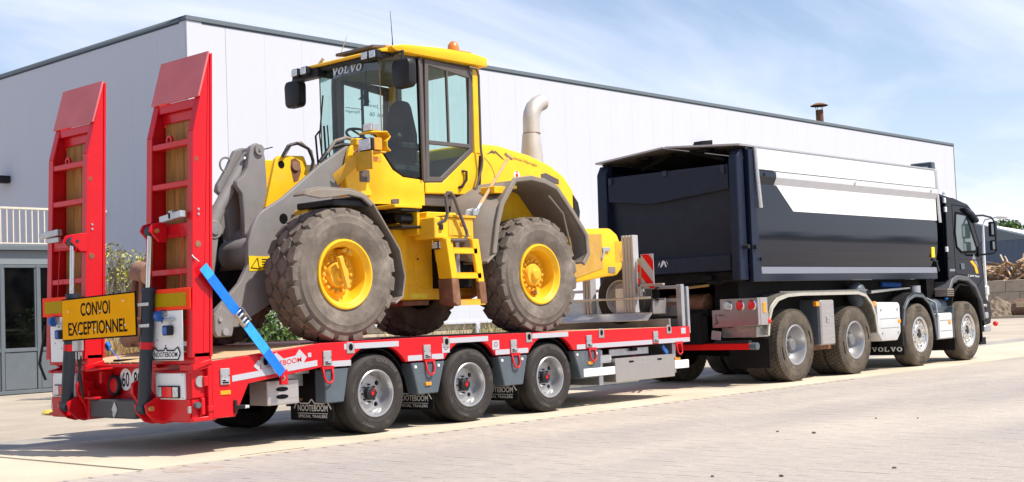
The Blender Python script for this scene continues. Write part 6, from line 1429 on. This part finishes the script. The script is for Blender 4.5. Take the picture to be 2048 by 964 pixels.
ub = part('underrun_bar', MB().box(7.0, 7.09, -1.19, 1.19, .515, .605), 'bar_red', K, .01)
part('bar_cap', MB().tube([(7.045, -1.19, .56), (7.045, -1.30, .56)], .052, 14).tube([(7.045, 1.19, .56), (7.045, 1.30, .56)], .052, 14), 'slate', ub)
part('bar_top', MB().box(7.0, 7.09, -1.18, -.62, .606, .64), 'black', ub)
part('mud_flap', MB().box(7.40, 7.42, -1.27, -.60, .235, .66), 'flap', K, .004)
part('mud_flap', MB().box(7.40, 7.42, .60, 1.27, .235, .66), 'flap', K, .004)
# tread plate mudguard over the rear axles
mg = [(7.36, .70), (7.40, .92), (7.50, 1.10), (7.68, 1.22), (7.95, 1.275), (8.36, 1.29), (10.1, 1.285), (10.35, 1.24), (10.55, 1.10), (10.66, .90), (10.71, .62)]
both_k = lambda n_, mb, m_, b=0.0, **k: (part(n_, mb, m_, K, b, **k), part(n_, mirror_y(mb), m_, K, b, **k))
both_k('mudguard', MB().strip(mg, 'y', -1.262, -.62, .012), 'tread_plate', 0, smooth=50)
both_k('mudguard_edge', MB().strip(mg, 'y', -1.285, -1.262, -.045), mat('cream_edge', (.50, .47, .40), .45, .3), 0, smooth=50)
nb_ = MB()
for k in range(58): nb_.box(7.75 + k * .046, 7.775 + k * .046, -1.285, -1.262, 1.297, 1.315)
part('edge_notches', nb_, 'tread_plate', K, smooth=0)
cbx = part('cabinet', MB().box(8.95, 9.36, -1.25, -.85, .49, 1.175), 'alu_dull', K, .02)
part('cabinet_side', MB().box(8.93, 8.95, -1.20, -.80, .50, 1.16), 'slate', cbx)
part('cabinet_lock', MB().box(9.10, 9.17, -1.262, -1.25, .83, .93).box(9.12, 9.20, -1.27, -1.262, .87, .89), 'galv', cbx, .004)
part('marker_light', MB().box(8.80, 8.90, -1.26, -1.2, 1.08, 1.15), 'orange_lamp', K, .006)
part('round_tank', MB().ball((10.45, -1.05, 1.24), .17, 16, 1, 1, 1.25), 'slate', K)
sbx = part('side_box', MB().prism([(10.72, 1.08), (10.76, 1.105), (11.48, 1.09), (11.53, 1.04), (11.52, .60), (11.38, .47), (10.86, .475), (10.72, .61)], 'y', -1.27, -.80), 'light_grey', K, .02, seg=2)
parts('box_rib', MB().box(10.8, 11.45, -1.274, -1.268, .83, .84).box(10.8, 11.45, -1.274, -1.268, .68, .69), 'galv', sbx, smooth=0)
bt = MB()
for x, z in ((10.84, .98), (11.42, .98), (10.86, .60), (11.42, .60)): bt.cyl((x, 0, z), .022, 'y', -1.278, -1.268, 8)
parts('bolt', bt, 'galv', sbx)
part('marker_light', MB().box(10.64, 10.74, -1.25, -1.18, 1.04, 1.12), 'orange_lamp', K, .006)
part('marker_light', MB().box(11.42, 11.53, -1.275, -1.2, .75, .81), 'orange_lamp', K, .006)
part('step_grid', MB().prism([(10.9, 1.25), (12.3, 1.31), (12.3, 1.34), (10.9, 1.30)], 'y', -1.1, -.7), 'tread_plate', K, .004)
part('filter_can', MB().cyl((12.55, -1.05, 0), .11, 'z', 1.16, 1.36, 16), 'galv', K)
part('blue_tarp_roll', MB().tube([(11.6, -.9, 1.40), (12.2, -.95, 1.38)], .05, 8), 'blue_plastic', K)
f3 = [(11.60, .36), (11.58, .70), (11.66, .98), (11.85, 1.15), (12.10, 1.22), (12.40, 1.20), (12.66, 1.06), (12.82, .80), (12.90, .42)]
both_k('front_mudguard', MB().strip(f3, 'y', -1.275, -.85, .03), 'black', .008)
both_k('mudguard_lip', MB().strip(f3[1:], 'y', -1.285, -1.262, -.05), 'slate', .006)
fl3 = part('mud_flap', MB().box(11.60, 11.62, -1.27, -.55, .215, .46), 'flap', K, .004)
part('lettering', slab_word(MB(), 'VOLVO', (11.597, -.69, .275), (0, -1, 0), (0, 0, 1), .56, .075), 'white', fl3, smooth=0, keep=True)
part('mud_flap', MB().box(13.58, 13.60, -1.27, -.80, .205, .45), 'flap', K, .004)
bx2 = part('tank_box', MB().box(13.0, 13.56, -1.26, -.85, .42, .87), 'light_grey', K, .02)
parts('box_rib', MB().box(13.05, 13.5, -1.264, -1.258, .74, .75).box(13.05, 13.5, -1.264, -1.258, .56, .57), 'galv', bx2, smooth=0)
part('marker_light', MB().box(13.38, 13.48, -1.27, -1.255, .68, .74), 'orange_lamp', K, .006)
part('round_tank', MB().tube([(13.02, -1.05, .99), (13.08, -1.05, .99), (13.56, -1.05, .99), (13.6, -1.05, .99)], [.08, .13, .13, .10], 16), 'slate', K)
part('tank_band', MB().tube([(13.0, -1.24, .82), (13.0, -1.22, 1.05), (13.0, -1.05, 1.14)], .018, 8), 'galv', K)
part('blue_cap', MB().cyl((13.68, -1.12, 0), .05, 'z', 1.08, 1.13, 12), mat('bright_blue_cap', (.02, .2, .75), .4), K, .006)
part('gap_block', MB().box(13.16, 13.5, -1.0, 1.0, 1.1, 2.85), 'dark', K)
# ------------------------------------------------------------------ cab
cp_ = [(13.55, 1.45), (13.60, 2.86), (13.68, 2.925), (13.95, 2.92), (14.55, 2.83), (14.72, 2.74), (14.98, 2.25), (15.12, 1.45), (15.14, 1.0), (15.0, .55), (14.90, .85), (14.72, 1.24), (14.32, 1.47), (13.75, 1.47)]
CS = -1.235
part('cab_side', MB().prism(cp_, 'y', CS, CS + .05), 'cab_black', K, .012); part('cab_side', MB().prism(cp_, 'y', -CS - .05, -CS), 'cab_black', K, .012)
part('cab_core', MB().prism([(13.56, 1.3), (13.61, 2.86), (13.68, 2.92), (13.95, 2.915), (14.55, 2.825), (14.70, 2.73), (14.95, 2.0), (15.1, 1.45), (15.14, .9), (14.9, .9), (14.7, 1.25), (14.3, 1.45)], 'y', CS + .051, -CS - .051), 'cab_black', K, .01)
part('roof_spoiler', MB().prism([(13.62, 2.93), (14.5, 2.85), (14.55, 2.90), (13.7, 3.0)], 'y', -1.1, 1.1), 'cab_black', K, .02)
wo_ = [(13.99, 2.675), (14.46, 2.65), (14.86, 2.02), (14.84, 1.94), (14.15, 1.92), (13.95, 2.02), (13.905, 2.3)]
wi_ = [(14.02, 2.63), (14.43, 2.61), (14.80, 2.03), (14.78, 1.985), (14.17, 1.965), (13.99, 2.05), (13.95, 2.3)]
part('window_frame', ringframe(wo_, wi_, CS - .012, CS + .01), 'ink', K, .004)
wg = part('side_window', MB().prism(wi_, 'y', CS - .004, CS + .0005), 'cab_window', K, smooth=0)
dr_ = part('door_outline', ringframe([(13.86, 2.80), (14.58, 2.78), (15.0, 2.05), (15.07, 1.50), (14.72, 1.28), (14.3, 1.52), (13.86, 1.54)], [(13.872, 2.785), (14.572, 2.765), (14.985, 2.05), (15.055, 1.505), (14.72, 1.295), (14.305, 1.535), (13.872, 1.555)], CS - .003, CS + .002), 'ink', K, smooth=0)
part('door_crease', MB().beam((13.6, CS - .004, 1.83), (15.05, CS - .004, 1.80), .008, .02), 'black', K)
part('door_handle', MB().box(14.08, 14.24, CS - .016, CS, 1.63, 1.74), 'slate', K, .008)
em = MB().add([(14.50, CS - .004, 1.78), (14.62, CS - .004, 1.80), (14.78, CS - .004, 1.70), (14.86, CS - .004, 1.56), (14.74, CS - .004, 1.56), (14.68, CS - .004, 1.68)], [(0, 1, 2, 5), (2, 3, 4, 5)])
part('door_emblem', em, mat('yellow_swoosh', (.85, .42, .02), .5), K, smooth=0)
em2 = MB().add([(14.60, CS - .003, 1.82), (14.70, CS - .003, 1.92), (14.88, CS - .003, 1.64), (14.80, CS - .003, 1.70), (14.66, CS - .003, 1.81)], [(0, 1, 4), (1, 2, 3, 4)])
part('door_emblem', em2, 'silver', K, smooth=0)
tx = MB(); put_text(tx, 'C. Jansen', (14.38, CS - .004, 1.49), (1, 0, 0), (0, 0, 1), .26, .05, .01); put_text(tx, 'Nijmegen', (14.68, CS - .004, 1.48), (1, 0, 0), (0, 0, 1), .22, .05, .01)
part('lettering', tx, 'white', K, smooth=0, keep=True)
part('plate_strip', MB().box(13.62, 13.84, CS - .003, CS, 1.60, 1.64), 'silver', K, smooth=0)
vis = part('sun_visor', MB().prism([(14.33, 2.76), (14.62, 2.70), (14.86, 2.56), (14.84, 2.48), (14.6, 2.62), (14.36, 2.69)], 'y', CS - .08, CS + .01), 'navy', K, .02)
part('windscreen_visor', MB().beam((14.72, 0, 2.78), (14.88, 0, 2.58), 2.2, .03, (0, 0, 1)), 'black', K, .006)
part('windscreen', MB().prism([(14.75, 2.66), (15.1, 1.62), (15.11, 1.62), (14.76, 2.66)], 'y', -1.05, 1.05), 'glass_dark', K, smooth=0)
mf = part('mirror_frame', MB().tube([(14.72, CS, 2.62), (14.86, -1.38, 2.62), (14.98, -1.48, 2.58), (15.0, -1.53, 2.50), (15.0, -1.54, 2.2), (15.0, -1.54, 1.96), (14.97, -1.50, 1.91), (14.9, CS, 1.90)], .018, 8), 'black', K)
part('mirror', MB().box(14.955, 15.05, -1.565, -1.42, 2.22, 2.50), 'black', mf, .025, seg=2)
part('mirror', MB().box(14.97, 15.05, -1.56, -1.42, 1.96, 2.16), 'black', mf, .03, seg=2)
parts('mirror_glass', MB().box(14.948, 14.956, -1.53, -1.49, 2.26, 2.46).box(14.962, 14.969, -1.53, -1.49, 1.99, 2.13), 'mirror', mf, smooth=0)
part('mirror_base', MB().box(14.86, 15.02, CS - .03, CS, 1.86, 2.06), 'black', K, .02)
f4 = [(13.44, 1.28), (13.60, 1.46), (13.86, 1.53), (14.30, 1.50), (14.62, 1.36), (14.86, 1.08), (14.97, .72)]
both_k('wheel_arch', MB().strip(f4, 'y', -1.285, -.8, -.085), 'arch_grey', .012)
f4b = [(13.60, .42), (13.57, .75), (13.62, .98)]
both_k('arch_rear', MB().strip(f4b, 'y', -1.275, -.85, .04), 'slate', .01)
both_k('arch_dark', MB().strip([(13.62, .98), (13.72, 1.2), (14.0, 1.36), (14.4, 1.32), (14.72, 1.08), (14.84, .7), (14.84, .3)], 'y', -1.24, -.8, .03), 'dark')
part('step_tread', MB().box(13.36, 13.62, -1.29, -1.05, 1.16, 1.29), 'fender', K, .006)
for z in (1.18, 1.215, 1.25): part('tread_bar', MB().box(13.37, 13.61, -1.294, -1.289, z, z + .012), 'ink', K, smooth=0)
part('bumper', MB().prism([(14.98, .60), (15.32, .62), (15.40, .80), (15.36, 1.0), (15.2, 1.1), (15.1, 1.1), (15.1, .66), (14.98, .64)], 'y', -1.22, 1.22), 'black', K, .02)
part('bumper_step', MB().box(14.98, 15.26, -1.25, -.9, .48, .60), 'galv', K, .02)
parts('bumper_corner', MB().box(15.0, 15.2, -1.245, -1.0, .72, .84).box(15.0, 15.16, -1.245, -1.0, .93, 1.0), 'alu_dull', K, .02)
part('head_lamp', MB().box(15.16, 15.32, -1.24, -.85, 1.14, 1.34), 'clear_lamp', K, .03)
part('front_grille', MB().prism([(15.1, 1.1), (15.3, 1.1), (15.22, 1.5), (15.12, 1.5)], 'y', -1.0, 1.0), 'black', K, .01)
part('side_spot', MB().ball((15.34, -1.30, .62), .05, 12), 'red_lamp', K)
part('lower_flap', MB().box(14.84, 15.1, -1.2, -.9, .25, .38), 'flap', K)
for x, z in ((13.62, 2.86), (13.64, 2.70), (13.60, 1.99)): part('gap_lamp', MB().box(x - .06, x + .0, CS - .008, CS + .03, z - .045, z + .045), 'white', K, .006)
part('light_bar', MB().tube([(14.2, -.9, 3.02), (14.35, -.5, 3.06), (14.4, .5, 3.06)], .03, 8).box(13.95, 14.5, -1.0, -.85, 2.96, 3.0).ball((14.5, -.85, 3.04), .07, 10), 'white', K, .005)
part('roof_horn', MB().tube([(13.9, -.8, 3.03), (14.3, -.8, 3.05)], .025, 8), 'chrome', K)
part('roof_aerial', MB().tube([(14.0, -.9, 2.95), (14.0, -.9, 3.5)], .008, 5), 'black', K)
